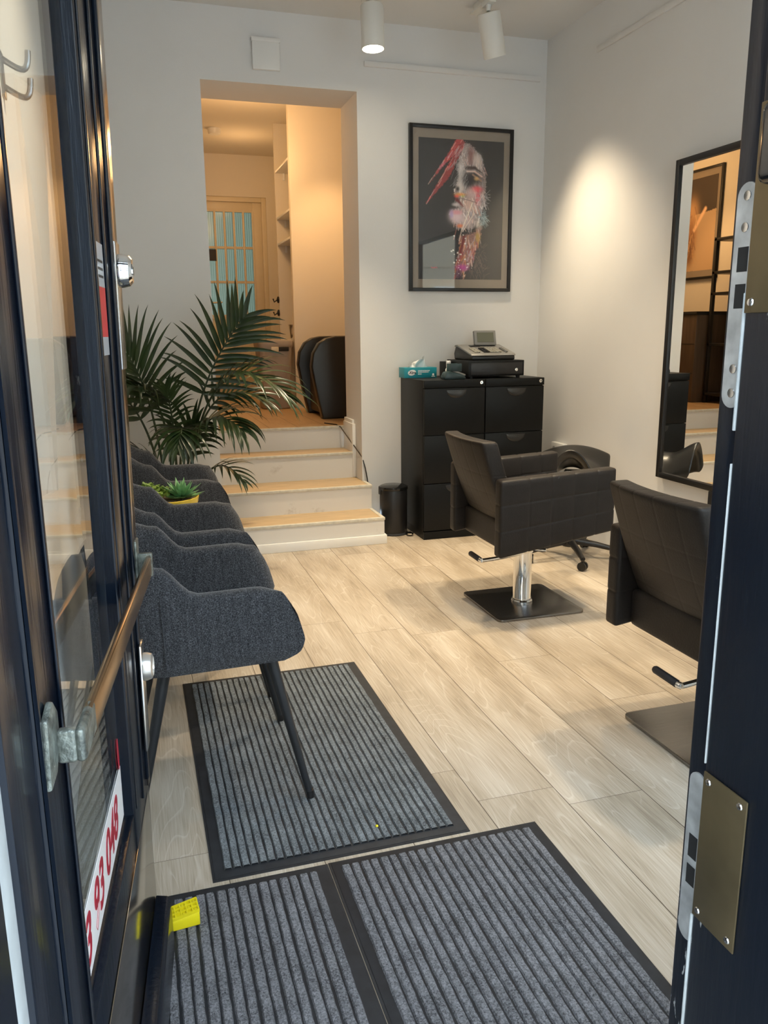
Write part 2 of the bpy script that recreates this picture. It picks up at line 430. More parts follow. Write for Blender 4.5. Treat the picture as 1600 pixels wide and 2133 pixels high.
# ------------------------------------------------------------------ room shell
CE = 3.16; YB = 5.21; XR = 2.745; XL = -.24; YF = .80
LZ = .661                                        # height of the upper floor behind the opening
def planks(name, x0, x1, y0, y1, w, ox, offs, length, mat, z=0.0):
    mb = MB(); uv = []; tone = []
    i0 = int(math.floor((x0 - ox) / w)); g = .0011
    seams = MB()
    for i in range(i0, int(math.ceil((x1 - ox) / w))):
        a, b = max(x0, ox + i * w), min(x1, ox + (i + 1) * w)
        off = offs.get(i, (i * .618 * length) % length)
        js = [y0]; y = off - 8 * length
        while y < y1:
            if y > y0 + .02: js.append(y)
            y += length
        js.append(y1)
        for j in range(len(js) - 1):
            c, d = js[j], js[j + 1]
            k = random.random()
            mb.add([(a + g, c + g * .6, z), (b - g, c + g * .6, z), (b - g, d - g * .6, z), (a + g, d - g * .6, z)], [(0, 1, 2, 3)])
            uv += [(a, c), (b, c), (b, d), (a, d)]; tone.append(k)
    o = obj(name, mb, mat, smooth=0)
    me = o.data; ul = me.uv_layers.new(name='UVMap')
    for p in me.polygons:
        for li in p.loop_indices: ul.data[li].uv = uv[me.loops[li].vertex_index]
    at = me.attributes.new('tone', 'FLOAT_COLOR', 'POINT')
    vals = []
    for t in tone: vals += [t, (t * 7.31) % 1, 0, 1] * 4
    at.data.foreach_set('color', vals)
    sub = MB().box((x0, y0, z - .06), (x1, y1, z - .0012))
    s = obj(name + '_joint', sub, plain(name + '_joint_dark', (.10, .075, .05), .8), o)
    o['kind'] = 'structure'; return o
planks('floor', XL, XR, .45, YB, .2405, .140, {3: 3.288, 4: 1.813, 5: 2.803, 2: 2.086}, 1.38, 'floor')
planks('floor_upper', .12, 2.3, 5.638, 9.4, .2, .3, {}, 1.3, 'floor2', LZ)

# back wall with the opening
w = MB()
w.box((XL - .2, YB, 0), (.503, 5.61, CE)); w.box((1.449, YB, 0), (XR + .2, 5.61, CE)); w.box((.503, YB, 2.763), (1.449, 5.61, CE))
struct('wall_back', w, 'wall', smooth=0)
struct('wall_right', MB().box((XR, .5, -.1), (XR + .2, YB, CE)), 'wall', smooth=0)
struct('wall_left', MB().box((XL - .2, .5, -.1), (XL, YB, CE)), 'wall', smooth=0)
w = MB()
w.box((XL - .2, .50, 0), (-.26, YF, CE)); w.box((-.26, .50, 2.42), (.80, YF, 2.52)); w.box((-.26, .50, 3.0), (.80, YF, CE))
w.box((.80, .50, 0), (1.02, YF, CE)); w.box((1.02, .50, 0), (2.62, YF, .5)); w.box((1.02, .50, 2.92), (2.62, YF, CE)); w.box((2.62, .50, 0), (XR + .2, YF, CE))
struct('wall_front', w, 'wall', smooth=0)
struct('ceiling', MB().box((XL - .2, .5, CE), (XR + .2, 5.61, CE + .1)), 'ceiling', smooth=0)
# upper (rear) room
struct('wall_rear_left', MB().box((-.1, 5.61, LZ - .06), (.12, 9.4, CE)), 'wall_warm', smooth=0)
struct('wall_rear_right', MB().box((2.3, 5.61, LZ - .06), (2.45, 7.1, CE)), 'wall_warm', smooth=0)
w = MB(); w.box((1.38, 7.1, LZ - .06), (2.45, 7.16, CE))
struct('wall_rear_partition', w, 'wall_warm', smooth=0)
w = MB(); w.box((1.75, 7.16, LZ - .06), (1.82, 9.4, CE)); w.box((1.38, 7.80, LZ - .06), (1.75, 7.83, CE))
struct('wall_rear_niche', w, 'wall_warm', smooth=0)
w = MB()
w.box((.12, 9.2, 2.74), (1.82, 9.36, CE)); w.box((.12, 9.2, LZ - .06), (.52, 9.36, 2.74)); w.box((1.52, 9.2, LZ - .06), (1.82, 9.36, 2.74))
struct('wall_rear', w, 'wall_warm', smooth=0)
struct('ceiling_rear', MB().box((-.1, 5.61, CE), (2.45, 9.4, CE + .1)), 'wall_warm', smooth=0)
# skirting on the right of the landing
b = MB(); b.box((1.434, 5.40, .661), (1.449, 5.62, .725), .003); b.box((1.449, 5.62, .661), (2.3, 5.635, .725), .003)
struct('baseboard_landing', b, 'white')

# street outside
struct('floor_street', MB().box((-14, -14, -.2), (14, .50, -.06)), 'pave', smooth=0)
struct('trim_threshold', MB().box((-.26, .40, -.07), (.80, .80, -.004)), 'pave', smooth=0)
fb = thing('street_building', 'beige rendered building across the street, seen mirrored in the glass', 'building', (0, -11, -.06))
fw = MB(); fw.box((-12, -12, -.06), (12, -11, 9)); 
for i in range(8): fw.box((-12, -11.0, .9 + i * 1.05), (12, -10.97, .93 + i * 1.05))
obj('facade_wall', fw, 'facade', fb, smooth=0)
for cx in (-9, -6, -3, 0, 3, 6, 9):
    for cz in (1.6, 5.0, 7.6):
        q = MB(); q.box((cx - .75, -11.0, cz - .9), (cx + .75, -10.9, cz + .9)); 
        f_ = obj('window_frame', q, 'white', fb, smooth=0)
        q = MB(); q.box((cx - .62, -10.9, cz - .78), (cx - .04, -10.89, cz + .78)); q.box((cx + .04, -10.9, cz - .78), (cx + .62, -10.89, cz + .78))
        obj('pane', q, 'facwin', f_, smooth=0)

# shop window (right of the door, seen only mirrored)
wf = MB()
for a, c in (((1.02, .56, .5), (1.08, .66, 2.92)), ((2.56, .56, .5), (2.62, .66, 2.92)), ((1.08, .56, .5), (2.56, .66, .56)), ((1.08, .56, 2.86), (2.56, .66, 2.92))): wf.box(a, c, .004)
w1 = struct('window_1', wf, 'door')
obj('pane', MB().box((1.08, .605, .56), (2.56, .611, 2.86)), 'winglass', w1, smooth=0)
wf = MB()
for a, c in (((-.26, .56, 2.52), (-.2, .66, 3.0)), ((.74, .56, 2.52), (.80, .66, 3.0)), ((-.2, .56, 2.52), (.74, .66, 2.57)), ((-.2, .56, 2.95), (.74, .66, 3.0))): wf.box(a, c, .004)
w2 = struct('window_2', wf, 'door')
obj('pane', MB().box((-.2, .605, 2.57), (.74, .611, 2.95)), 'winglass', w2, smooth=0)

# ------------------------------------------------------------------ staircase
st = thing('staircase', 'four white risers with oak treads climbing into the opening', 'stairs', (.97, 4.76, 0))
SY = [4.763, 5.048, 5.37, 5.622]; SZ = [.168, .327, .504, .661]
SX = [(.492, 1.466), (.492, 1.466), (.5045, 1.4475), (.5045, 1.4475)]
for i in range(4):
    x0, x1 = SX[i]; y0 = SY[i]; z0 = 0 if i == 0 else SZ[i - 1] - .03; zt = SZ[i]
    y1 = SY[i + 1] if i < 3 else 5.655
    body = MB().box((x0, y0, z0), (x1, y1 if i < 2 else min(y1, 5.66), zt - .012))
    if i == 1:
        body = MB().box((x0, y0, z0), (x1, 5.208, zt - .012)); body.box((.5045, 5.208, z0), (1.4475, y1, zt - .012))
    if i == 0:
        body = MB().box((x0, y0, z0), (x1, 5.048, zt - .012))
    s_ = obj('step', body, 'riser', st, smooth=0)
    if i < 3:
        xa, xb = (x0 + .02, x1 - .02) if i < 2 else (x0, x1)
        obj('tread', MB().box((xa, y0 + .012, zt - .012), (xb, y1, zt - .001)) if i != 1 else
            MB().box((xa, y0 + .012, zt - .012), (xb, 5.208, zt - .001)).box((.5045, 5.208, zt - .012), (1.4475, y1, zt - .001)), 'tread', s_, smooth=0)
    nb = MB().box((x0 - .003 if i < 2 else x0, y0 - .008, zt - .016), (x1 + .003 if i < 2 else x1, y0 + .014, zt + .002), .002)
    if i < 2:
        ye = y1 if i == 0 else 5.206
        nb.box((x0 - .003, y0 + .012, zt - .014), (x0 + .020, ye, zt + .002), .002); nb.box((x1 - .020, y0 + .012, zt - .014), (x1 + .003, ye, zt + .002), .002)
    obj('nosing', nb, 'metaltrim', s_)
pl = MB(); pl.box((.480, 4.745, 0), (1.478, 4.763, .058), .003); pl.box((1.466, 4.763, 0), (1.478, 5.03, .058), .003)
obj('plinth', pl, 'white', st)
obj('side_board', MB().box((1.425, 5.36, .33), (1.4475, 5.615, .70), .002), 'white', st)

# ------------------------------------------------------------------ door leaf (opened into the room)
TH = math.radians(84)
door = bpy.data.objects.new('door_1', None); COL.objects.link(door); door.location = (-.116, .80, 0); door.rotation_euler = (0, 0, TH)
ORG['door_1'] = Vector((0, 0, 0)); tag(door, 'black glazed shop door standing open on the left', 'door', kind='structure')
DW, DH = .80, 2.33
def warp(mb):
    mb.v = [(x, y - .0112 * (max(0, x) / DW) * max(0, z - .37), z) for x, y, z in mb.v]; return mb
def dpart(name, mb, mat, parent=door, sm=35): return obj(name, warp(mb), mat, parent, world=False, smooth=sm)
def cols(a, b, n): return [a + (b - a) * i / n for i in range(n + 1)]
f = MB()
def vbox(f, x0, x1, y0, y1, z0, z1, n=8, bev=.003):
    zs = cols(z0, z1, n)
    f.box((x0, y0, z0), (x1, y1, z1), bev)
f.box((0, 0, .02), (.112, .045, DH), .004); f.box((.585, 0, .02), (DW, .045, DH), .004)
f.box((.112, 0, .02), (.585, .045, .47), .003); f.box((.112, 0, 2.2), (.585, .045, DH), .003)
# glazing beads, bevelled rail top
f.prism([(0.002, .455), (.016, .478), (.016, .44), (.002, .44)], .112, .585, 'yz')
f.prism([(.112, .002), (.120, .016), (.120, .045), (.112, .045)], .47, 2.2, 'xy')
f.prism([(.585, .002), (.570, .016), (.570, .045), (.585, .045)], .47, 2.2, 'xy')
f.box((.0, -.004, .02), (.006, 0, DH)); f.box((.098, -.004, .43), (.106, 0, 2.2), .002); f.box((.60, -.004, .47), (.612, 0, 2.2), .002)
f.box((.770, -.008, .43), (.783, 0, DH - .02), .003); f.box((.700, -.005, .43), (.712, 0, DH - .02), .002)
frame_ = dpart('frame', f, 'door')
g_ = dpart('glass_pane', MB().box((.118, .0165, .47), (.574, .0205, 2.205)), 'glass', sm=0)
dpart('kick_plate', MB().box((.03, -.003, .025), (.79, -.0005, .398), .001), 'kick')
kp = MB()
for x in (.12, .33, .56, .74): screw(kp, (x, -.003, .385), 'y', -.0055)
for z in (.2, .28): screw(kp, (.78, -.003, z), 'y', -.0055)
dpart('kick_plate_screws', kp, 'steel')
wb = MB().prism([(-.034, .022), (-.0032, .022), (-.0032, .157), (-.028, .152), (-.034, .14)], .05, .775, 'yz', .003)
dpart('weather_board', wb, 'door')
dpart('edge_strip', MB().box((.79, -.005, .90), (.855, -.0022, 2.3), .001), 'strip')
dpart('edge_strip_lower', MB().box((.79, -.005, .405), (.812, -.0022, .90), .001), 'strip')
# pull bar with its two brackets
bar = MB(); bar.box((.095, -.036, .853), (.815, -.026, .893), .003); bar.v = [(x, y, z + .024 * (1 - x / .8)) for x, y, z in bar.v]
pb = dpart('pull_bar', bar, 'bronze')
br = MB(); br.prism([(.0, .868), (.030, .872), (.056, .905), (.056, .932), (.040, .950), (.010, .940)], -.009, -.001, 'xz', .003)
br.box((.040, -.028, .876), (.054, -.006, .914), .005, 3); br.box((.040, -.0365, .876), (.115, -.0255, .914), .005, 3)
for z in (.89, .912, .935): screw(br, (.022, -.009, z), 'y', -.006)
dpart('bracket', br, 'verdigris', pb)
br = MB(); br.box((.785, -.012, .825), (.822, -.007, .928), .002); br.box((.806, -.038, .850), (.816, -.009, .898), .003)
dpart('bracket', br, 'verdigris', pb)
# upper and lower locks
lk = dpart('lock_upper', MB().box((.785, -.010, 1.255), (.842, -.0052, 1.482), .003), 'steel')
c = MB(); c.lathe([(.030, -.0105), (.030, -.016), (.027, -.029), (.021, -.034), (.013, -.033), (.012, -.030)], (.815, 0, 1.432), 28, 'y'); dpart('cylinder', c, 'chrome', lk)
lk = dpart('lock_lower', MB().box((.755, -.012, .50), (.800, -.005, .725), .003), 'steel')
c = MB(); c.lathe([(.028, -.012), (.028, -.018), (.025, -.027), (.019, -.030), (.019, -.027), (.012, -.027)], (.782, 0, .672), 28, 'y'); dpart('cylinder', c, 'silver', lk)
# stickers
sl = dpart('security_label', MB().box((.613, -.0012, 1.285), (.690, -.0004, 1.465)), 'greylabel', frame_, sm=0)
dpart('red_field', MB().box((.618, -.0018, 1.315), (.686, -.0013, 1.395)), 'redsign', sl, sm=0)
q = MB()
for z in (1.41, 1.422, 1.434): q.box((.626, -.0017, z), (.678, -.0013, z + .004))
dpart('small_print', q, 'ink', sl, sm=0)
sg = dpart('phone_sticker', MB().box((.121, .0152, .482), (.569, .0162, .578)), 'sticker', g_, sm=0)
RX = Matrix.Rotation(PI / 2, 4, 'X')
text('phone_number', '3 93 048', .092, 'red', sg, Matrix.Translation((.172, .0148, .500)) @ RX, shear=.25, offset=.0016, post=lambda p: Vector((p.x, p.y - .0112 * (max(0, p.x) / DW) * max(0, p.z - .37), p.z)))
q = MB().lathe([(.02, 0), (.02, .0006)], (0, 0, 0), 24, 'y'); q.v = [(.560 + x * .4, .0152 + y, .605 + z * 1.5) for x, y, z in q.v]
dpart('red_mark', q, 'red', g_, sm=0)

# door frame on both sides
jr = MB(); jr.box((.685, .36, -.05), (.80, .797, 2.45), .004); jr.box((.699, .797, -.03), (.80, .845, 2.45), .003)
tr = struct('trim_1', jr, 'jamb')
tag(tr, 'chipped black door frame post on the right', 'door frame')
ed = MB()
for z0, z1, wd in ((.05, .53, .004), (.76, 1.16, .002), (1.20, 1.36, .0035)): ed.box((.6845, .797, z0), (.699, .797 + wd, z1), .001)
obj('bare_edge', ed, 'whitechip', tr)
sp = MB(); n_ = 12
def strike(z0, z1):
    p = []; yc, hw = .821, .0165
    for k in range(n_ + 1): a = PI * k / n_; p.append((yc + hw * math.cos(a), z1 - hw + hw * math.sin(a)))
    for k in range(n_ + 1): a = PI + PI * k / n_; p.append((yc + hw * math.cos(a), z0 + hw + hw * math.sin(a)))
    return MB().prism(p, .6965, .6995, 'yz')
s1 = obj('strike_plate', strike(1.225, 1.485), 'zinc', tr)
q = MB(); q.box((.6960, .812, 1.385), (.6964, .829, 1.413)); q.box((.6960, .812, 1.343), (.6964, .829, 1.371)); obj('bolt_hole', q, 'binhole', s1, smooth=0)
q = MB()
for z in (1.47, 1.435, 1.272, 1.243): q.lathe([(.006, .6964), (.0055, .6955), (.002, .6958)], (0, .821, z), 14, 'x')
obj('screw', q, 'steel', s1)
s2 = obj('strike_plate', strike(.47, .73), 'zinc', tr)
q = MB(); q.box((.6960, .812, .60), (.6964, .829, .635)); q.box((.6960, .812, .558), (.6964, .829, .588)); obj('bolt_hole', q, 'binhole', s2, smooth=0)
for z0, z1, y0 in ((.535, .752, .715), (1.337, 1.562, .700)):
    bp_ = obj('brass_plate', MB().box((.682, y0, z0), (.6848, .7945, z1), .001), 'brass', tr)
    q = MB()
    for y in (y0 + .012, .785):
        for z in (z0 + .012, z1 - .012): q.lathe([(.005, .682), (.004, .6805), (.001, .680)], (0, y, z), 12, 'x')
    obj('screw', q, 'steel', bp_)
hb = MB().box((.655, .66, 1.47), (.6818, .768, 1.555), .012, 3); obj('black_catch', hb, 'blackgloss', tr)
jl = MB(); jl.box((-.26, .655, -.05), (-.120, .793, 2.45), .004); jl.box((-.26, .36, -.05), (-.124, .603, 2.45), .003)
tl = struct('trim_2', jl, 'door'); tag(tl, 'black door frame post on the left', 'door frame')
obj('white_stop', MB().box((-.25, .603, -.05), (-.126, .655, 2.45), .002), 'whitechip', tl)
struct('trim_3', MB().box((-.26, .5, 2.33 + .02), (.80, .80, 2.45)), 'jamb')

# ------------------------------------------------------------------ mats
def mat_thing(label, x0, x1, y0, y1, mat, bw, pitch, groove, double=False):
    o = thing('door_mat', label, 'mat', ((x0 + x1) / 2, (y0 + y1) / 2, 0))
    e = MB(); e.prism([(x0, y0), (x1, y0), (x1, y1), (x0, y1)], .0, .003, 'xy')
    for k in range(1): e.box((x0 + .006, y0 + .006, .003), (x1 - .006, y1 - .006, .0045), .0008)
    obj('rubber_border', e, 'rubber', o)
    c = MB(); x = x0 + bw; i = 0
    xa, xb = x0 + bw, x1 - bw
    n = int((xb - xa) / pitch); p = (xb - xa) / n
    for i in range(n):
        gl = groove * (1 if not double else (1.0 if i % 2 else .55))
        a, b = xa + i * p, xa + (i + 1) * p - gl
        ns = 40; zt = .0105
        def fn(u, v, a=a, b=b):
            y = y0 + bw + (y1 - y0 - 2 * bw) * v
            j = .0006 * math.sin(y * 61 + i * 2.3) + .0005 * math.sin(y * 173 + i)
            xx = a + j + (b - a) * u
            return (xx, y, .0046 + (zt - .0046) * (1 - (2 * u - 1) ** 12))
        c.grid(8, ns, fn)
    obj('ribbed_pile', c, mat, o, smooth=60)
    return o
mat_thing('bluish grey ribbed mat on the oak floor under the front armchair', .100, .783, 1.782, 2.982, 'carpet2', .032, .0215, .0030)
mat_thing('right of the two grey ribbed mats inside the doorway', .386, .968, .93, 1.766, 'carpet', .028, .0245, .0052, True)
mat_thing('left of the two grey ribbed mats inside the doorway, beside the open door', -.075, .3835, .90, 1.764, 'carpet', .028, .0245, .0056, True)
# fluff
ys = MB(); ys.lathe([(.002, 0), (.0045, .002), (.003, .005), (.0005, .006)], (.545, 1.865, .0105), 10)
tag(obj('crumb', ys, 'yellow'), 'tiny yellow crumb on the bluish grey mat', 'crumb')

# yellow rubber wedge
yw = thing('door_wedge', 'yellow waffled rubber wedge holding the door, on the left mat', 'door wedge', (.02, 1.655, .0106), math.radians(5))
b = MB(); b.prism([(-.055, 0), (.036, 0), (.036, .034), (-.055, .020)], -.024, .020, 'xz', .002); obj('wedge_body', b, 'yellow', yw, world=False)
b = MB()
for i in range(8):
    x = -.054 + i * .0127; z = .020 + (x + .055) / .091 * .014
    b.box((x - .0016, -.0235, z - .001), (x + .0016, .0195, z + .0065))
for j in range(4):
    y = -.022 + j * .0137
    b.prism([(-.0545, .020), (.0355, .0338), (.0355, .0403), (-.0545, .0265)], y - .0018, y + .0018, 'xz')
for i in range(7):
    for j in range(3):
        if (i + j) % 2 == 0:
            x = -.0477 + i * .0127; y = -.0152 + j * .0137; z = .020 + (x + .055) / .091 * .014
            b.box((x - .003, y - .003, z - .001), (x + .003, y + .003, z + .0045), .0008)
obj('waffle_top', b, 'yellow', yw, world=False)

# ------------------------------------------------------------------ waiting armchairs
def sstep(a, b, t):
    t = min(1, max(0, (t - a) / (b - a))); return t * t * (3 - 2 * t)
def armchair(label, loc):
    o = thing('armchair', label, 'armchair', loc, group='tweed armchairs along the left wall')
    # U path: from the near arm's front round the back to the far arm's front (local x forward, y across)
    HW, RB, XB = .262, .15, -.10
    path = []
    na, nc, nb = 14, 9, 8
    def armx(t): return t
    for i in range(na): path.append(('a', -1, 1 - i / na))
    for i in range(nc): path.append(('c', -1, i / nc))
    for i in range(nb + 1): path.append(('b', 0, i / nb))
    for i in range(1, nc + 1): path.append(('c', 1, 1 - i / nc))
    for i in range(1, na + 1): path.append(('a', 1, i / na))
    ZB, th = .430, .052
    xa = XB + RB
    vs = []; ring = 18
    fz = np.linspace(.36, .95, 240)
    fx = np.interp(fz, [.36, .425, .437, .45, .49, .57, .62, .65, .95], [.27, .335, .365, .392, .408, .388, .36, .335, .30])
    fx = np.convolve(np.pad(fx, 12, mode='edge'), np.ones(9) / 9, mode='same')[12:-12]
    def frontx(z): return float(np.interp(z, fz, fx))
    for kind, sgn, t in path:
        if kind == 'a':
            top = .648 - .012 * math.sin(PI * min(1, t * 1.15)) * 0 - .016 * sstep(.82, 1, t) + .10 * (1 - sstep(-.02, .34, t)) ** 1.6 * .8
        elif kind == 'c':
            top = .728 + (.845 - .728) * sstep(0, .9, t)
        else: top = .845 + .012 * math.sin(PI * t)
        tk = th * (1 if kind != 'a' else (1 - .55 * sstep(.9, 1, t)))
        lean = (top - ZB)
        prof = []
        hh = top - ZB
        # outer side, going up; top roll; inner side, going down
        for k in range(16):
            a = (k / 15) ** 1.5; prof.append((-.020 * (1 - sstep(-.12, .22, a)), ZB + hh * .93 * a))
        for k in range(1, 6):
            a = PI * k / 6; prof.append((-(tk / 2) * (1 - math.cos(a)), ZB + hh * .93 + hh * .07 * math.sin(a) + .0))
        for k in range(6):
            a = 1 - k / 5; prof.append((-tk + (-.012) * (1 - a), ZB + .03 + (hh * .93 - .03) * a))
        for (off, z) in prof:
            zz = z
            flare = .012 * (z - ZB) / .4
            if kind == 'a':
                x = xa + t * (frontx(zz) - xa); p = Vector((x, sgn * (HW + flare + off), zz))
            elif kind == 'c':
                ang = t * PI / 2
                nx, ny = -math.sin(ang), sgn * math.cos(ang)
                cx, cy = xa, sgn * (HW - RB)
                bl = -.05 * (z - ZB) / .4 * math.sin(ang)
                p = Vector((cx + nx * (RB + flare + off) + bl, cy + ny * (RB + flare + off), zz))
            else:
                y = -(HW - RB) + 2 * (HW - RB) * t
                bl = -.05 * (z - ZB) / .4
                p = Vector((XB - flare - off + bl, y, zz))
            vs.append(p)
    ring = len(prof); n = len(path); fs = []
    for i in range(n - 1):
        for k in range(ring):
            fs.append((i * ring + k, i * ring + (k + 1) % ring, (i + 1) * ring + (k + 1) % ring, (i + 1) * ring + k))
    fs += [tuple(range(ring)), tuple((n - 1) * ring + k for k in range(ring))[::-1]]
    sh = MB().add(vs, fs)
    shell = obj('shell', sh, 'fabric', o, world=False, smooth=50)
    # vertical seam piping behind each arm
    for sg in (-1, 1):
        q = MB(); q.tube([(.036, sg * (HW + .012 * (z - ZB) / .4 + .001), z) for z in cols(ZB + .02, .66, 8)], .0022, 6)
        obj('seam', q, 'fabric', shell, world=False)
    xs = lines(-.07, .40, .03); ys_ = lines(-.215, .215, .03); zs = lines(.425, .50, .02)
    def post(p):
        return Vector((p.x, p.y, p.z + (.012 * (1 - (p.y / .22) ** 2) if p.z > .45 else 0) - (.02 * sstep(.30, .40, p.x) if p.z > .45 else 0)))
    obj('seat_cushion', MB().pad(xs, ys_, zs, .035, post=post), 'fabric', o, world=False, smooth=60)
    obj('underframe', MB().box((-.05, -.17, .414), (.28, .17, .436), .004), 'leg', o, world=False)
    for sx, sy in ((1, -1), (1, 1), (-1, -1), (-1, 1)):
        x0, x1 = (.318, .398) if sx > 0 else (.03, -.075)
        lg = MB().tube([(x0, sy * .195, .425), (x1, sy * .247, .012)], [.017, .0095], 16)
        l_ = obj('leg', lg, 'leg', o, world=False)
        obj('glide', MB().tube([(x1, sy * .247, .022), (x1 + .002 * sx, sy * .2475, .0)], [.0115, .0115], 14), 'blackplastic', l_, world=False)
    return o
A0 = armchair('dark grey tweed armchair nearest the door, front legs on the mat', (.005, 2.31, .0018))
A0.rotation_euler = (0, -.0222, 0)
for lab, y in (('dark grey tweed armchair in the middle, between the nearest armchair and the yellow plant bowl', 3.005),
               ('dark grey tweed armchair farthest from the door, in front of the potted palm', 4.065)):
    c_ = copy_tree(A0); c_.location = (.005, y, 0 if y > 4 else .0018); c_.rotation_euler = (0, 0 if y > 4 else -.0222, 0); c_['label'] = lab
# little table between the second and third chair, with the bowl of succulents
tb = thing('side_table', 'small dark round table between the armchairs, under the yellow plant bowl', 'table', (.10, 3.545, 0))
obj('table_top', MB().lathe([(.15, .50), (.155, .505), (.155, .517), (.15, .52)], (.10, 3.545, 0), 40), 'leg', tb)
obj('pedestal', MB().lathe([(.02, .012), (.02, .50)], (.10, 3.545, 0), 20), 'leg', tb)
obj('foot', MB().lathe([(.12, 0), (.12, .008), (.02, .014)], (.10, 3.545, 0), 36), 'leg', tb)
bw_ = thing('succulent_bowl', 'yellow bowl of succulents standing between two tweed armchairs', 'plant', (.10, 3.545, .521))
BC = (.10, 3.545, .521)
obj('bowl', MB().lathe([(.085, 0), (.115, .03), (.138, .085), (.142, .108), (.137, .110), (.130, .09)], BC, 44, cap=False), 'yellowpot', bw_)
obj('bowl_base', MB().lathe([(.085, 0), (.085, .004)], BC, 30), 'yellowpot', bw_)
obj('gravel', MB().lathe([(.0, .098), (.07, .100), (.131, .094)], BC, 36, cap=False), 'soil', bw_)
def blade(mb, base, d, up, ln, wd, curl=.3, n=6, fold=.25):
    """a fleshy pointed leaf from base along d, curling up by curl"""
    d = d.normalized(); side = d.cross(up).normalized(); upn = side.cross(d).normalized()
    vs = []; fs = []
    for i in range(n + 1):
        t = i / n; w_ = wd * (math.sin(PI * min(1, .12 + t * .88)) ** .8) * (1 - t ** 4) + .0004
        p = base + d * ln * t + upn * (curl * ln * t * t)
        vs += [p - side * w_ + upn * w_ * fold, p - upn * w_ * .35, p + side * w_ + upn * w_ * fold, p + upn * w_ * .25]
    for i in range(n):
        for k in range(4): fs.append((i * 4 + k, i * 4 + (k + 1) % 4, (i + 1) * 4 + (k + 1) % 4, (i + 1) * 4 + k))
    mb.add(vs, fs)
rs = MB(); rc = Vector((.165, 3.52, .628))
for ringi, (num, el, ln, wd) in enumerate(((13, .12, .105, .015), (12, .45, .10, .0145), (10, .8, .09, .013), (7, 1.12, .075, .011), (4, 1.4, .05, .008))):
    for k in range(num):
        a = 2 * PI * (k + .5 * (ringi % 2)) / num + random.uniform(-.08, .08)
        e = el + random.uniform(-.06, .06)
        dvec = Vector((math.cos(a) * math.cos(e), math.sin(a) * math.cos(e), math.sin(e)))
        blade(rs, rc, dvec, Vector((0, 0, 1)), ln * random.uniform(.9, 1.08), wd, .12)
obj('agave_rosette', rs, 'succ', bw_, smooth=50)
gc = MB()
for k in range(150):
    a = random.uniform(0, 2 * PI); r_ = math.sqrt(random.random())
    bx = .035 + r_ * .095 * math.cos(a); by = 3.54 + r_ * .11 * math.sin(a)
    bz = .628 + .035 * (1 - r_ ** 2) + random.uniform(0, .022)
    for q in range(3):
        aa = random.uniform(0, 2 * PI)
        blade(gc, Vector((bx, by, bz)), Vector((math.cos(aa), math.sin(aa), random.uniform(.0, .9))), Vector((0, 0, 1)), random.uniform(.016, .026), random.uniform(.007, .011), .1, 4)
tag(obj('ground_cover', gc, 'creeper', bw_, smooth=50), kind='stuff')

# ------------------------------------------------------------------ potted palm
pp = thing('potted_palm', 'tall dark green palm in the corner left of the stairs, behind the far armchair', 'plant', (.2, 4.87, 0))
PC = (.2, 4.87, 0)
obj('pot', MB().lathe([(.10, 0), (.115, .02), (.14, .26), (.148, .30), (.140, .30), (.13, .26)], PC, 40), 'blackplastic', pp)
obj('potting_soil', MB().lathe([(0, .27), (.132, .265)], PC, 30, cap=False), 'soil', pp)
def bez(P, n=16):
    out = []
    for i in range(n + 1):
        t = i / n; q = [Vector(p) for p in P]
        while len(q) > 1: q = [q[j].lerp(q[j + 1], t) for j in range(len(q) - 1)]
        out.append(q[0])
    return out
def frond(P, t0=.45, ln=.30, npair=15, droop=.35, spread=1.0, wd=.012, upv=(0, 0, 1), lift=.25, seed=0):
    rd = random.Random(seed); pts = bez(P, 40)
    st_ = MB().tube(pts, [.0075 * (1 - .75 * i / 40) + .0012 for i in range(41)], 7)
    fo = obj('frond', st_, 'stem', pp)
    lf = MB(); up = Vector(upv)
    for i in range(npair):
        t = t0 + (1 - t0) * (i / (npair - 1)) ** .95
        k = min(39, int(t * 40)); fr_ = t * 40 - k
        p = pts[k].lerp(pts[min(40, k + 1)], fr_); d = (pts[min(40, k + 1)] - pts[max(0, k - 1)]).normalized()
        side = d.cross(up).normalized()
        nrm = side.cross(d).normalized()
        s = (t - t0) / (1 - t0)
        l0 = ln * (.62 + .55 * math.sin(PI * (.18 + .72 * s))) * rd.uniform(.88, 1.08)
        if s > .9: l0 *= .8
        for sg in (-1, 1):
            ang = spread * (1.12 - .72 * s) + rd.uniform(-.08, .08)
            dv = (d * math.cos(ang) + side * sg * math.sin(ang) + nrm * (lift + rd.uniform(-.06, .06))).normalized()
            n = 9; vs = []; fs = []; q = p.copy(); vel = dv.copy(); stp = l0 / n
            dr = droop * 1.9 * rd.uniform(.6, 1.4)
            for j in range(n + 1):
                tt = j / n
                w_ = wd * 1.25 * (min(1, .35 + tt * 4) * (1 - tt ** 2.2)) + .0004
                sd = vel.cross(nrm)
                if sd.length < .05: sd = vel.cross(Vector((.3, .5, .8)))
                sd.normalize(); un = sd.cross(vel).normalized()
                vs += [q - sd * w_ + un * w_ * .35, q, q + sd * w_ + un * w_ * .35]
                q = q + vel * stp
                vel = (vel + Vector((0, 0, -1)) * dr * stp / l0 * (.35 + 1.9 * tt * tt)).normalized()
            for j in range(n):
                a = j * 3
                fs += [(a, a + 1, a + 4, a + 3), (a + 1, a + 2, a + 5, a + 4)]
            lf.add([(max(v_[0], -.225), min(v_[1], 5.195), v_[2]) for v_ in vs], fs)
    obj('leaflets', lf, 'palm', fo, smooth=60)
b0 = lambda dx, dy=0: (.2 + dx, 4.87 + dy, .27)
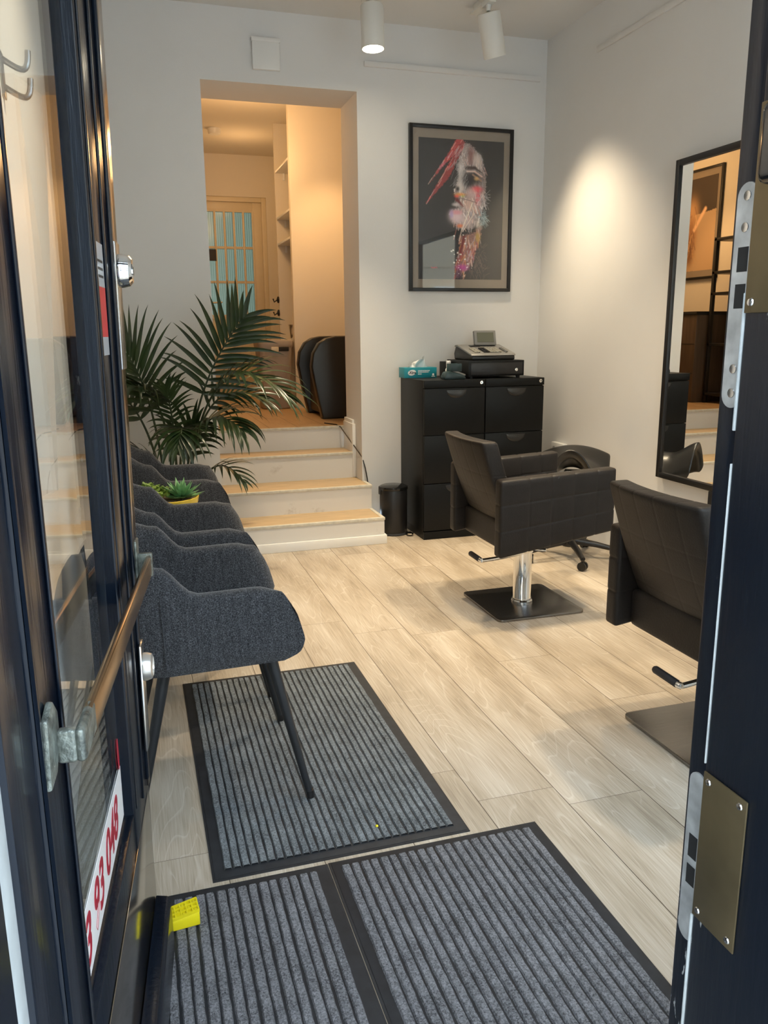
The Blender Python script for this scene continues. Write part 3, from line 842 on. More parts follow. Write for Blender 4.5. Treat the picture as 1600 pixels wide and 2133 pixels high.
frond([b0(.04), (.30, 4.85, .85), (.42, 4.80, 1.15), (.63, 4.74, 1.40)], .52, .31, 15, .35, 1.15, .0125, upv=(.25, -1, .35), lift=.12, seed=1)
frond([b0(.05, -.02), (.33, 4.78, .95), (.50, 4.62, 1.28), (.80, 4.50, .98)], .50, .30, 15, .75, 1.0, .012, upv=(0, -.25, 1), lift=.18, seed=2)
frond([b0(-.04), (.12, 4.84, .80), (.08, 4.78, 1.08), (-.04, 4.70, 1.24)], .50, .30, 14, .45, 1.0, .0125, upv=(.5, -1, .5), lift=.12, seed=3)
frond([b0(-.02, -.03), (.20, 4.70, .95), (.10, 4.58, 1.16), (-.14, 4.50, .98)], .48, .25, 14, 1.25, .95, .0125, upv=(0, -.2, 1), lift=.15, seed=4)
frond([b0(0, -.04), (.22, 4.76, .72), (.20, 4.66, .90), (.17, 4.60, 1.03)], .55, .16, 12, .5, .95, .0075, upv=(0, -1, .3), lift=.1, seed=5)
frond([b0(.06), (.30, 4.78, .72), (.38, 4.66, .98), (.55, 4.52, .80)], .50, .27, 13, 1.15, 1.0, .012, upv=(0, -.3, 1), lift=.1, seed=6)
frond([b0(.01, -.05), (.24, 4.70, .78), (.26, 4.58, .90), (.22, 4.46, .74)], .45, .24, 12, 1.3, 1.0, .0125, upv=(0, -.3, 1), lift=.1, seed=7)
frond([b0(-.06), (.10, 4.80, .62), (.02, 4.72, .74), (-.10, 4.62, .66)], .45, .24, 11, .9, 1.0, .011, upv=(0, -.3, 1), lift=.1, seed=8)
frond([b0(.07), (.36, 4.76, .55), (.44, 4.66, .66), (.56, 4.58, .50)], .5, .15, 8, .9, .9, .008, upv=(0, -.3, 1), lift=.15, seed=9)
frond([b0(-.05, .02), (.10, 4.9, .8), (-.02, 4.9, 1.0), (-.16, 4.85, 1.02)], .5, .28, 12, .8, 1.0, .0125, upv=(0, -.6, 1), lift=.1, seed=10)
frond([b0(.05, .03), (.34, 4.92, .9), (.48, 4.86, 1.06), (.72, 4.80, .94)], .5, .26, 12, .8, .95, .010, upv=(0, -.5, 1), lift=.15, seed=11)
frond([b0(.0, .02), (.17, 4.86, .5), (.07, 4.78, .66), (.0, 4.72, .60)], .5, .17, 7, .8, .9, .011, upv=(0, -.5, 1), lift=.15, seed=12)
frond([b0(.03, .02), (.24, 4.84, .55), (.27, 4.78, .74), (.33, 4.74, .80)], .5, .22, 8, .8, .9, .013, upv=(0, -.8, .6), lift=.15, seed=13)

# ------------------------------------------------------------------ filing cabinets
def cabinet(label, x0):
    x1 = x0 + .4135; y0, y1 = 4.743, 5.205
    o = thing('filing_cabinet', label, 'cabinet', ((x0 + x1) / 2, (y0 + y1) / 2, 0), group='black three-drawer filing cabinets')
    b = MB(); b.box((x0, y0 + .02, .05), (x1, y1, 1.02), .003); b.box((x0, y0, .973), (x1, y0 + .02, 1.02), .003)
    obj('body', b, 'cab', o)
    obj('plinth', MB().box((x0 + .002, y0 + .004, 0), (x1 - .002, y1 - .01, .05)), 'cab', o)
    for z0, z1 in ((.678, .969), (.368, .674), (.058, .364)):
        d = obj('drawer', MB().box((x0 + .002, y0, z0), (x1 - .002, y0 + .0195, z1), .003), 'cab', o)
        h = MB(); cx, hw, hh, zt = (x0 + x1) / 2 + .01, .068, .05, z1 - .012
        vs = []; fs = []; nu, nv = 20, 8
        for j in range(nv + 1):
            for i in range(nu + 1):
                u = -1 + 2 * i / nu; v = j / nv
                zd = v * math.sqrt(max(0, 1 - u * u))
                r2 = u * u + zd * zd
                vs.append((cx + u * hw, y0 - .001 - .017 * max(0, 1 - r2) ** .5 * (.35 + .65 * v), zt - zd * hh))
        for j in range(nv):
            for i in range(nu): fs.append((j * (nu + 1) + i, j * (nu + 1) + i + 1, (j + 1) * (nu + 1) + i + 1, (j + 1) * (nu + 1) + i))
        fs.append(tuple(range(nu + 1)))
        obj('drawer_pull', h.add(vs, fs), 'cabpull', d, smooth=60)
    lk_ = MB(); lk_.lathe([(.011, 0), (.011, -.004), (.009, -.006), (.006, -.006), (.005, -.004)], (x1 - .028, y0, 1.0), 20, 'y')
    lo = obj('lock', lk_, 'chrome', o); obj('keyhole', MB().box((x1 - .029, y0 - .0068, .996), (x1 - .027, y0 - .004, 1.004)), 'ink', lo)
    return o
C1 = cabinet('left of the two black filing cabinets, under the tissue box', 1.725)
C2 = copy_tree(C1); C2.location.x += .4165; C2['label'] = 'right of the two black filing cabinets, in the room corner'

# things on the cabinets
ZT = 1.0205
tx = thing('tissue_box', 'teal tissue box with a white tissue pulled up, left end of the cabinets', 'tissue box', (1.81, 5.11, ZT))
x0, x1, y0, y1 = 1.70, 1.925, 5.05, 5.165
obj('carton', MB().box((x0, y0, ZT), (x1, y1, ZT + .066), .001), 'teal', tx)
t = MB()
def tis(u, v):
    a = (u - .5); r_ = 1 - abs(2 * v - 1) * .0
    x = 1.812 + a * .14 * (1 - .35 * v) + .012 * math.sin(9 * u + 3 * v) + .02 * v
    y = 5.105 + .018 * math.sin(7 * u + 1.5) * (.4 + v) + .01 * math.sin(15 * u)
    z = ZT + .066 + v * (.018 + .052 * math.exp(-((u - .68) / .22) ** 2) + .028 * math.exp(-((u - .3) / .2) ** 2)) + .004 * math.sin(20 * u) * v
    return (x, y, z)
t.grid(40, 12, tis); t.grid(40, 12, lambda u, v: tuple(Vector(tis(u, v)) + Vector((0, .012 + .01 * math.sin(11 * u), -.006 * v))))
obj('tissue', t, 'tissue', tx, smooth=80)
ov = MB(); ov.lathe([(1, 0), (1, -.0006)], (0, 0, 0), 30, 'y')
ov.v = [(1.752 + x * .028, y0 - .0002 + y, ZT + .034 + z * .018 + x * .003) for x, y, z in ov.v]
lg = obj('logo_oval', ov, 'sticker', tx)
text('logo_word', 'Xtra', .026, 'ink', lg, Matrix.Translation(Vector((1.729, y0 - .0012, ZT + .026)) - Vector(tx.location)) @ RX, shear=.35, offset=.0006)
q = MB()
for row, (zz, n_, x_) in enumerate(((.043, 9, 1.794), (.034, 8, 1.794), (.022, 3, 1.794))):
    xx = x_
    for k in range(n_):
        wv = .0055 + .0035 * ((k * 7 + row * 3) % 4) / 3; q.box((xx, y0 - .0007, ZT + zz), (xx + wv, y0 - .0001, ZT + zz + .005)); xx += wv + .0022
q.lathe([(.007, 0), (.007, -.0005)], (1.900, y0 - .0001, ZT + .020), 18, 'y'); q.box((1.888, y0 - .0007, ZT + .006), (1.913, y0 - .0001, ZT + .010))
obj('small_print', q, 'sticker', tx)

cd = thing('cash_box', 'flat black cash drawer carrying the register on the filing cabinets', 'cash drawer', (2.235, 4.97, ZT))
q = MB(); q.box((2.04, 4.79, ZT + .014), (2.43, 5.16, ZT + .112), .003); obj('body', q, 'cab', cd)
dr = obj('drawer', MB().box((2.056, 4.785, ZT + .024), (2.416, 4.7895, ZT + .098), .002), 'blackplastic', cd)
obj('slot', MB().box((2.13, 4.7840, ZT + .057), (2.31, 4.7848, ZT + .061)), 'ink', dr)
obj('lock', MB().lathe([(.010, 0), (.010, -.004), (.006, -.005), (.005, -.003)], (2.372, 4.785, ZT + .052), 20, 'y'), 'chrome', dr)
for x in (2.07, 2.40):
    for y in (4.82, 5.13): obj('foot', MB().lathe([(.012, 0), (.014, .014)], (x, y, ZT), 14), 'rubber', cd)
obj('side_lip', MB().box((1.99, 5.06, ZT), (2.038, 5.17, ZT + .10), .003), 'cab', cd)

cr = thing('cash_register', 'grey and black cash register with tilted display on the cash drawer', 'cash register', (2.23, 4.98, ZT + .1125), math.radians(0))
zr = ZT + .1125
q = MB(); q.prism([(4.835, 0), (5.14, 0), (5.15, .04), (5.12, .088), (5.085, .09), (4.845, .036), (4.833, .022)], 2.085, 2.385, 'yz', .008)
q.v = [(x, y, z + zr) for x, y, z in q.v]; obj('base', q, 'blackplastic', cr)
q = MB(); q.prism([(4.832, .030), (4.842, .028), (5.085, .083), (5.13, .083), (5.122, .094), (5.085, .096), (4.845, .042)], 2.08, 2.39, 'yz', .004)
q.v = [(x, y, z + zr) for x, y, z in q.v]; tp = obj('top_cover', q, 'greyplastic', cr)
def keyz(y): return zr + .0425 + (y - 4.845) * (.054 / .240)
cnt = 0
for rI in range(5):
    for cI in range(11):
        x = 2.125 + cI * .0215; y = 4.872 + rI * .0225
        mt_ = 'keylight' if cI >= 5 or (cI < 2) else 'ink'
        if cI in (2, 9) : continue
        k = MB(); k.box((x - .0085, y - .008, keyz(y)), (x + .0085, y + .008, keyz(y) + .009), .002); obj('key', k, mt_ if cI < 9 else 'greyplastic', tp); cnt += 1
obj('receipt_slot', MB().box((2.15, 5.02, keyz(5.03) - .002), (2.22, 5.06, keyz(5.05) + .003), .002), 'blackplastic', tp)
Rd = Matrix.Translation((2.265, 5.05, zr + .135)) @ Matrix.Rotation(math.radians(-14), 4, 'X')
q = MB(); q.box((-.078, -.012, -.046), (.078, .016, .052), .005, 2, Rd); dh = obj('display_housing', q, 'greyplastic', cr)
obj('display_screen', MB().box((-.060, -.0135, -.028), (.060, -.0118, .038), .001, 1, Rd), 'lcd', dh)
obj('display_neck', MB().box((2.215, 5.045, zr + .088), (2.315, 5.085, zr + .105), .003), 'blackplastic', cr)

ct = thing('card_terminal', 'small dark card terminal in front of the cash drawer', 'card terminal', (1.95, 4.80, ZT))
q = MB(); q.prism([(1.872, 0), (2.012, 0), (2.012, .018), (1.99, .03), (1.915, .052), (1.885, .045), (1.872, .02)], 4.765, 4.842, 'xz', .006)
q.v = [(x, y, z + ZT) for x, y, z in q.v]; obj('body', q, 'term', ct)
q = MB(); q.prism([(1.925, .050), (2.010, .020), (2.014, .030), (1.93, .062)], 4.768, 4.840, 'xz', .003)
q.v = [(x, y, z + ZT) for x, y, z in q.v]; kb = obj('keypad', q, 'greyplastic', ct)
q = MB()
for i in range(4):
    for j in range(4):
        xx = 1.945 + i * .015; yy = 4.778 + j * .016; zz = ZT + .057 - (xx - 1.93) * .38
        q.box((xx - .004, yy - .005, zz), (xx + .004, yy + .005, zz + .004), .001)
obj('keys', q, 'keylight', kb)
q = MB(); q.box((1.915, 4.766, ZT + .05), (1.985, 4.770, ZT + .098), .001); q.box((1.915, 4.838, ZT + .05), (1.985, 4.842, ZT + .098), .001); q.box((1.912, 4.766, ZT + .048), (1.918, 4.842, ZT + .098), .001)
obj('privacy_shield', q, 'term', ct)
bt = thing('spray_bottle', 'small white bottle standing behind the card terminal', 'bottle', (1.96, 4.93, ZT))
obj('bottle_body', MB().lathe([(.018, 0), (.02, .01), (.02, .055), (.015, .066), (.011, .07)], (1.96, 4.93, ZT), 24), 'white', bt)
obj('cap', MB().lathe([(.015, .07), (.015, .108), (.012, .111)], (1.96, 4.93, ZT), 24), 'sticker', bt)
tag(obj('power_cable', MB().tube(bez([(1.868, 4.80, ZT + .006), (1.845, 4.80, ZT + .05), (1.95, 4.86, ZT + .01), (1.95, 5.10, ZT + .006)], 16), .0028, 8), 'blackplastic'), 'black cable curling behind the card terminal on the cabinet', 'cable')

# pedal bin
pb_ = thing('pedal_bin', 'small black pedal bin between the stairs and the filing cabinets', 'bin', (1.60, 4.99, 0))
BN = (1.60, 4.99, 0)
obj('bin_body', MB().lathe([(.086, .004), (.09, .01), (.092, .298), (.090, .302)], BN, 44), 'blackplastic', pb_)
obj('base_ring', MB().lathe([(.094, 0), (.096, .006), (.092, .016)], BN, 44), 'rubber', pb_)
obj('lid', MB().lathe([(.094, .303), (.096, .308), (.094, .322), (.080, .328), (0.001, .331)], BN, 44), 'blackgloss', pb_)
q = MB(); q.box((1.660, 4.880, .012), (1.700, 4.925, .020), .003); q.lathe([(.022, .012), (.022, .020)], (1.68, 4.882, 0), 20); obj('pedal', q, 'chrome', pb_)
obj('hinge', MB().box((1.500, 4.975, .270), (1.512, 5.005, .325), .004), 'blackplastic', pb_)

# ------------------------------------------------------------------ styling chairs
def styling_chair(label, loc, rz=0):
    o = thing('styling_chair', label, 'chair', loc, rz, 'leather styling chairs in front of the mirror')
    def arm(sg):
        sx = (-.126, -.016, .096, .21); sz = (.455, .575)
        xs = lines(-.268, .308, .03, sx); ys_ = lines(.232, .300, .02) if sg > 0 else lines(-.300, -.232, .02); zs = lines(.33, .69, .03, sz)
        def post(p):
            t = (p.x + .268) / .576; f_ = (p.z - .33) / .36
            zb = .328 + .085 * t; zt = .682 + .026 * t
            pl = 0
            return Vector((p.x - .012 * (1 - f_) * 0, p.y, zb + (zt - zb) * f_))
        return obj('armrest', MB().pad(xs, ys_, zs, .016, [(0, q) for q in sx] + [(2, q) for q in sz], .0022, .005, post), 'leather', o, world=False, smooth=60)
    a1 = arm(-1); a2 = arm(1)
    # backrest: leaning, slightly hollow
    sy = (-.14, -.047, .047, .14); sz = (.51, .60, .69)
    ys_ = lines(-.226, .226, .03, sy); xs = lines(-.04, .04, .02); zs = lines(.43, .845, .025, sz)
    def postb(p):
        f_ = (p.z - .43) / .415
        x = -.165 - .125 * f_ + .03 * (1 - f_) ** 3 + p.x - .032 * (1 - (p.y / .23) ** 2) * (.4 + .6 * f_)
        return Vector((x, p.y, p.z + .0 * p.x))
    bk = obj('backrest', MB().pad(xs, ys_, zs, .016, [(1, q) for q in sy] + [(2, q) for q in sz], .0008, .004, postb), 'leather', o, world=False, smooth=60)
    q = MB()
    for yy in (-.229, .229):
        for zz, xx in ((.565, -.205), (.50, -.185)): q.lathe([(.006, 0), (.005, .003)], (xx - .005, yy, zz), 12, 'y')
    obj('hinge_bolt', q, 'chrome', bk, world=False)
    def posts(p):
        t = (p.x + .215) / .5
        z = p.z
        if z < .40: z += .07 * max(0, t) ** 1.0 * (1 - (z - .335) / .14 if z < .475 else 0)
        if z > .40: z += -.012 + .012 * math.cos(p.y / .23 * PI / 2) 
        return Vector((p.x, p.y, z))
    obj('seat', MB().pad(lines(-.215, .285, .03), lines(-.2315, .2315, .03), lines(.335, .478, .02), .018, post=posts), 'leather', o, world=False, smooth=60)
    obj('seat_plate', MB().box((-.10, -.10, .305), (.10, .10, .345), .004), 'leg', o, world=False)
    cl = MB(); cl.lathe([(.052, .012), (.052, .02), (.047, .026), (.047, .035), (.0445, .04), (.0445, .265), (.050, .268), (.050, .305)], (0, 0, 0), 40)
    obj('column', cl, 'chrome', o, world=False)
    bs = MB(); bs.box((-.225, -.225, .0), (.225, .225, .012), .004); 
    # rounded corners of the plate
    bs = MB(); p = []
    for (cx, cy, a0) in ((.195, .195, 0), (-.195, .195, 90), (-.195, -.195, 180), (.195, -.195, 270)):
        for k in range(7): a = math.radians(a0 + 15 * k); p.append((cx + .03 * math.cos(a), cy + .03 * math.sin(a)))
    bs.prism(p, 0, .012, 'xy', .002)
    obj('base_plate', bs, 'brushed', o, world=False, smooth=30)
    lv = MB(); lv.tube(bez([(.02, -.045, .285), (-.08, -.11, .285), (-.20, -.135, .285), (-.285, -.150, .287)], 14), .009, 12)
    lv.tube(bez([(-.285, -.15, .287), (-.289, -.147, .287), (-.289, -.138, .287)], 6), .011, 12)
    lo = obj('pump_lever', lv, 'chrome', o, world=False)
    obj('lever_grip', MB().tube([(-.289, -.140, .287), (-.289, -.134, .287), (-.289, -.03, .289), (-.289, -.024, .289)], [.010, .0125, .0125, .010], 14), 'rubber', lo, world=False)
    q = MB(); q.tube([(.03, -.03, .285), (.075, -.065, .283), (.085, -.075, .283)], [.010, .012, .009], 12); obj('lever_pivot', q, 'chrome', lo, world=False)
    return o
H1 = styling_chair('dark brown leather styling chair standing before the filing cabinets', (1.763, 3.43, 0))
H2 = copy_tree(H1); H2.location = (1.775, 2.01, 0); H2['label'] = 'nearer dark brown leather styling chair, half hidden behind the right door post'

# saddle stool
sd = thing('saddle_stool', 'black saddle stool on castors between styling chair and right wall', 'stool', (2.40, 4.08, 0), math.radians(236))
def sad(u, v, off=0):
    x = (u - .5) * .40; y = (v - .5) * 2
    nar = .135 + .075 * sstep(0, .8, 1 - u)
    yy = y * nar
    z = .60 + .075 * sstep(.6, 1, u) + .05 * sstep(.6, 1, 1 - u) - .15 * abs(y) ** 2.0 * (.35 + .75 * u)
    return Vector((x, yy, z - off))
q = MB(); nu, nv = 24, 20
top = [sad(i / nu, j / nv) for j in range(nv + 1) for i in range(nu + 1)]
bot = [Vector((p.x * .88, p.y * .9, p.z - .05)) for p in top]
fs = [(j * (nu + 1) + i, j * (nu + 1) + i + 1, (j + 1) * (nu + 1) + i + 1, (j + 1) * (nu + 1) + i) for j in range(nv) for i in range(nu)]
o_ = len(top); fs += [tuple(k + o_ for k in f_)[::-1] for f_ in fs]
edge = [(i, i + 1) for i in range(nu)] + [((j) * (nu + 1) + nu, (j + 1) * (nu + 1) + nu) for j in range(nv)] + [(nv * (nu + 1) + i + 1, nv * (nu + 1) + i) for i in range(nu)[::-1]] + [((j + 1) * (nu + 1), j * (nu + 1)) for j in range(nv)[::-1]]
fs += [(a, a + o_, b + o_, b) for a, b in edge]
q.add(top + bot, fs); so = obj('saddle_seat', q, 'leatherblk', sd, world=False, smooth=70)
sm_ = so.modifiers.new('soft', 'SUBSURF'); sm_.levels = 1; sm_.render_levels = 1
obj('tilt_mechanism', MB().box((-.08, -.045, .50), (.08, .045, .535), .006), 'chrome', sd, world=False)
obj('gas_lift', MB().lathe([(.03, .12), (.03, .30), (.016, .302), (.016, .505)], (0, 0, 0), 24), 'leg', sd, world=False)
obj('hub', MB().lathe([(.042, .075), (.045, .09), (.035, .13)], (0, 0, 0), 24), 'blackplastic', sd, world=False)
for k in range(5):
    a = 2 * PI * k / 5 + .35; dx, dy = math.cos(a), math.sin(a)
    l_ = obj('star_leg', MB().tube([(dx * .03, dy * .03, .105), (dx * .15, dy * .15, .09), (dx * .27, dy * .27, .066)], [.022, .018, .014], 12), 'blackplastic', sd, world=False)
    cst = MB(); R_ = Matrix.Rotation(a + .9, 3, 'Z')
    for s_ in (-.014, .014):
        cst.lathe([(.024, -.008), (.026, -.005), (.026, .005), (.024, .008)], Vector((dx * .27, dy * .27, .026)) + R_ @ Vector((0, s_, 0)), 22, 'y', mat=R_)
    cst.tube([(dx * .27, dy * .27, .03), (dx * .27, dy * .27, .066)], .010, 10)
    obj('castor', cst, 'blackgloss', l_, world=False)

# wall socket, black cord on the stair side
sk = thing('wall_socket', 'white socket low on the right wall beside the filing cabinets', 'socket', (XR, 4.83, .53))
q = MB().box((XR - .035, 4.745, .485), (XR - .001, 4.905, .575), .004); sp_ = obj('socket_plate', q, 'white', sk)
q = MB()
for y in (4.785, 4.865): q.lathe([(.02, XR - .0352), (.02, XR - .0358)], (0, y, .53), 22, 'x')
obj('outlet', q, 'greylabel', sp_)
cp_ = [(1.33, 5.80, .6655), (1.385, 5.66, .6665), (1.402, 5.60, .655), (1.418, 5.48, .60), (1.434, 5.34, .545), (1.452, 5.22, .49), (1.466, 5.196, .42), (1.480, 5.196, .34), (1.494, 5.196, .22), (1.505, 5.196, .13), (1.525, 5.196, .06), (1.56, 5.196, .025), (1.715, 5.196, .012)]
cb = MB().tube(cp_, .0042, 8)
tag(obj('power_cable', cb, 'blackplastic'), 'black cord running down the right side of the white stairs', 'cord')

# ------------------------------------------------------------------ pictures (ink laid down stroke by stroke on the print's own vertices)
def canvas(w, h, bg):
    im = np.empty((h, w, 3)); im[:] = bg; return im
def poly_mask(w, h, pts, jit=0):
    yy, xx = np.mgrid[0:h, 0:w]; xx = (xx + .5) / w; yy = (yy + .5) / h
    ins = np.zeros((h, w), bool); n = len(pts)
    if jit:
        xx = xx + jit * np.sin(yy * 190 + xx * 40) * .5 + jit * rng.normal(0, .5, xx.shape)
        yy = yy + jit * rng.normal(0, .5, xx.shape)
    for i in range(n):
        x0, y0 = pts[i]; x1, y1 = pts[(i + 1) % n]
        c = ((y0 > yy) != (y1 > yy)) & (xx < (x1 - x0) * (yy - y0) / (y1 - y0 + 1e-12) + x0)
        ins ^= c
    return ins
def ell(w, h, cx, cy, rx, ry, ang=0):
    yy, xx = np.mgrid[0:h, 0:w]; xx = (xx + .5) / w - cx; yy = (yy + .5) / h - cy
    yy = yy * h / w; ry_ = ry * h / w; c, s_ = math.cos(ang), math.sin(ang)
    u = (xx * c + yy * s_) / rx; v = (-xx * s_ + yy * c) / ry_
    return np.exp(-(u * u + v * v) ** 1.5)
def lay(im, a, col): 
    a = np.clip(a, 0, 1)[..., None]; im[:] = im * (1 - a) + np.array(col) * a
def stroke(im, p, q, r, col, al=1.0, r1=None):
    h, w_, _ = im.shape
    yy, xx = np.mgrid[0:h, 0:w_]; xx = (xx + .5) / w_; yy = (yy + .5) / w_
    p = np.array((p[0], p[1] * h / w_)); q = np.array((q[0], q[1] * h / w_)); d = q - p
    t = np.clip(((xx - p[0]) * d[0] + (yy - p[1]) * d[1]) / (d @ d + 1e-9), 0, 1)
    dist = np.hypot(xx - p[0] - t * d[0], yy - p[1] - t * d[1]); rr = r + (0 if r1 is None else (r1 - r)) * t
    lay(im, np.clip(1.5 - dist / rr, 0, 1) * al, col)
def print_mesh(name, im, x0, x1, z0, z1, place, parent):
    h, w_, _ = im.shape; mb = MB()
    mb.grid(w_ - 1, h - 1, lambda u, v: place(x0 + (x1 - x0) * u, z1 + (z0 - z1) * v))
    o = obj(name, mb, 'print', parent, smooth=0)
    at = o.data.attributes.new('ink', 'FLOAT_COLOR', 'POINT')
    px = np.ones((h * w_, 4)); px[:, :3] = np.clip(im.reshape(-1, 3) * 2.1, 0, 1)
    at.data.foreach_set('color', px.ravel()); return o
def P_(x, y):                                   # photo-crop coordinates of the print to 0..1
    t = 232 + 50 * (x - 265) / 975
    return ((x - 265) / 975, (y - t) / (1905 - t))
def PP(l): return [P_(*p) for p in l]
W_, H_ = 190, 320
im = canvas(W_, H_, (.019, .0185, .0195))
face = PP([(760, 290), (835, 305), (900, 370), (960, 440), (1005, 540), (1030, 650), (1035, 780), (1020, 900), (1035, 980), (1000, 1080), (950, 1230), (880, 1290), (780, 1295), (700, 1255), (640, 1190), (612, 1110), (640, 1070), (705, 1065), (720, 1040), (700, 1000), (690, 960), (735, 930), (690, 915), (665, 870), (685, 800), (705, 740), (725, 660), (700, 600), (720, 500), (740, 400)])
nz = rng.normal(0, 1, (H_, W_)); fm = poly_mask(W_, H_, face, .012)
lay(im, fm * (.62 + .14 * nz), (.30, .245, .235))
for _ in range(430):                            # dry brush texture inside the face
    x, y = random.uniform(640, 1030), random.uniform(330, 1290); a = random.uniform(1.0, 1.9); l_ = random.uniform(20, 90)
    u, v = P_(x, y)
    if not (0 <= int(v * H_) < H_ and 0 <= int(u * W_) < W_ and fm[int(v * H_), int(u * W_)]): continue
    c = random.choice([(.44, .40, .39), (.6, .57, .56), (.16, .12, .12), (.36, .2, .17), (.25, .24, .27), (.42, .3, .25), (.05, .04, .045)])
    stroke(im, (u, v), P_(x + l_ * math.cos(a), y + l_ * math.sin(a)), random.uniform(.003, .007), c, random.uniform(.3, .75))
def E_(x, y, rx, ry, col, al, ang=0):
    u, v = P_(x, y); lay(im, ell(W_, H_, u, v, rx / 975, ry / 1650, ang) * al, col)
E_(860, 450, 45, 110, (.13, .05, .045), .8); E_(930, 500, 50, 80, (.42, .36, .33), .7)
E_(745, 640, 30, 130, (.42, .40, .39), .75); E_(740, 790, 40, 90, (.45, .41, .39), .8)
E_(880, 700, 125, 100, (.018, .014, .015), 1); E_(830, 740, 60, 70, (.012, .01, .012), 1)
stroke(im, P_(800, 580), P_(900, 580), .018, (.03, .018, .017), .95); stroke(im, P_(900, 580), P_(990, 640), .014, (.03, .018, .017), .9, .004)
stroke(im, P_(815, 622), P_(900, 622), .010, (.46, .36, .33), .8); stroke(im, P_(900, 622), P_(985, 680), .010, (.42, .3, .27), .8)
stroke(im, P_(880, 660), P_(980, 730), .010, (.22, .13, .09), .8); E_(925, 705, 28, 22, (.42, .26, .10), .7)
E_(710, 825, 22, 30, (.012, .01, .01), 1); E_(740, 890, 65, 20, (.45, .20, .04), .85); E_(700, 912, 28, 18, (.5, .06, .03), .8); E_(770, 910, 22, 16, (.25, .30, .05), .6)
E_(930, 830, 65, 40, (.46, .04, .06), .85); E_(945, 930, 35, 90, (.42, .04, .06), .8); E_(870, 880, 60, 60, (.44, .3, .3), .6)
stroke(im, P_(700, 950), P_(775, 1030), .022, (.10, .018, .02), .95, .008); E_(690, 1010, 40, 22, (.40, .36, .36), .8); E_(660, 1045, 55, 16, (.02, .016, .016), 1)
E_(840, 1010, 70, 80, (.45, .31, .26), .65); E_(700, 1150, 85, 80, (.46, .36, .38), .85); E_(700, 1100, 60, 28, (.42, .16, .2), .7); E_(640, 1120, 25, 50, (.26, .2, .38), .6)
E_(820, 1200, 80, 60, (.42, .33, .32), .6); E_(740, 1260, 40, 24, (.46, .12, .03), .8); E_(960, 1250, 40, 60, (.40, .35, .3), .6)
for _ in range(90):                             # teal grey tuft by the jaw, ash strokes at neck
    a = random.uniform(0, 2 * PI); x, y = 1010 + 45 * math.cos(a) * random.random(), 1170 + 90 * math.sin(a) * random.random()
    stroke(im, P_(x, y), P_(x + 50 * random.uniform(-1, 1), y + 60 * random.uniform(-1, 1)), .003, random.choice([(.18, .25, .27), (.3, .33, .34), (.1, .15, .17)]), .5)
    x, y = random.uniform(930, 1070), random.uniform(880, 1050)
    stroke(im, P_(x, y), P_(x + 60 * random.uniform(-1, 1), y + 60 * random.uniform(-1, 1)), .0028, (.3, .28, .29), .4)
    x, y = random.uniform(880, 1050), random.uniform(1480, 1850)
    stroke(im, P_(x, y), P_(x + 50 * random.uniform(-1, 1), y + 90 * random.uniform(-1, 1)), .0025, (.12, .08, .075), .5)
neck = PP([(720, 1390), (900, 1340), (985, 1260), (988, 1380), (940, 1500), (915, 1620), (860, 1740), (770, 1840), (695, 1890), (690, 1750), (715, 1600), (740, 1480)])
nm_ = poly_mask(W_, H_, neck, .014); lay(im, nm_ * (.6 + .15 * nz), (.26, .13, .11))
for _ in range(190):
    x, y = random.uniform(690, 985), random.uniform(1290, 1870); u, v = P_(x, y)
    if not (0 <= int(v * H_) < H_ and 0 <= int(u * W_) < W_ and nm_[int(v * H_), int(u * W_)]): continue
    l_ = random.uniform(30, 110); a = random.uniform(1.3, 2.0)
    stroke(im, (u, v), P_(x + l_ * math.cos(a), y + l_ * math.sin(a)), random.uniform(.003, .008), random.choice([(.46, .36, .33), (.42, .22, .16), (.22, .03, .04), (.40, .18, .05), (.32, .26, .3), (.12, .02, .03)]), random.uniform(.4, .8))
stroke(im, P_(790, 1390), P_(750, 1570), .016, (.10, .008, .012), .9); E_(950, 1390, 30, 60, (.32, .22, .04), .7)
E_(770, 1760, 70, 40, (.30, .02, .22), .8); E_(730, 1830, 45, 60, (.03, .01, .04), .8)
for (a, b, r_, c) in (((880, 990), (760, 1310), .005, (.5, .45, .38)), ((905, 1110), (770, 1330), .004, (.48, .42, .36)), ((760, 1310), (730, 1440), .004, (.46, .4, .34)), ((870, 1000), (900, 1110), .003, (.5, .47, .44)), ((740, 930), (930, 985), .003, (.06, .03, .03)), ((1000, 900), (930, 1010), .003, (.45, .4, .4)), ((700, 1300), (670, 1420), .003, (.3, .12, .1))):
    stroke(im, P_(*a), P_(*b), r_, c, .85)
for poly, c in ((PP([(690, 250), (775, 250), (670, 430), (520, 590), (384, 775), (480, 610), (600, 420)]), (.36, .045, .045)),
                (PP([(760, 262), (790, 300), (700, 500), (620, 680), (500, 830), (345, 1008), (440, 840), (540, 660), (660, 430)]), (.24, .035, .035))):
    mk = poly_mask(W_, H_, poly, .008); lay(im, mk * (.75 + .15 * nz), c)
for _ in range(70):
    t = random.random(); x0, y0 = 735 - 340 * t, 260 + 480 * t
    if random.random() < .5: x0, y0 = 765 - 400 * t, 300 + 690 * t
    wd = 60 * (1 - t); x0 += random.uniform(-wd, wd) * .6; l_ = random.uniform(30, 100)
    stroke(im, P_(x0, y0), P_(x0 - .5 * l_, y0 + .85 * l_), random.uniform(.002, .005), random.choice([(.5, .1, .09), (.42, .3, .27), (.5, .35, .3), (.2, .02, .03), (.28, .12, .2)]), random.uniform(.35, .8))
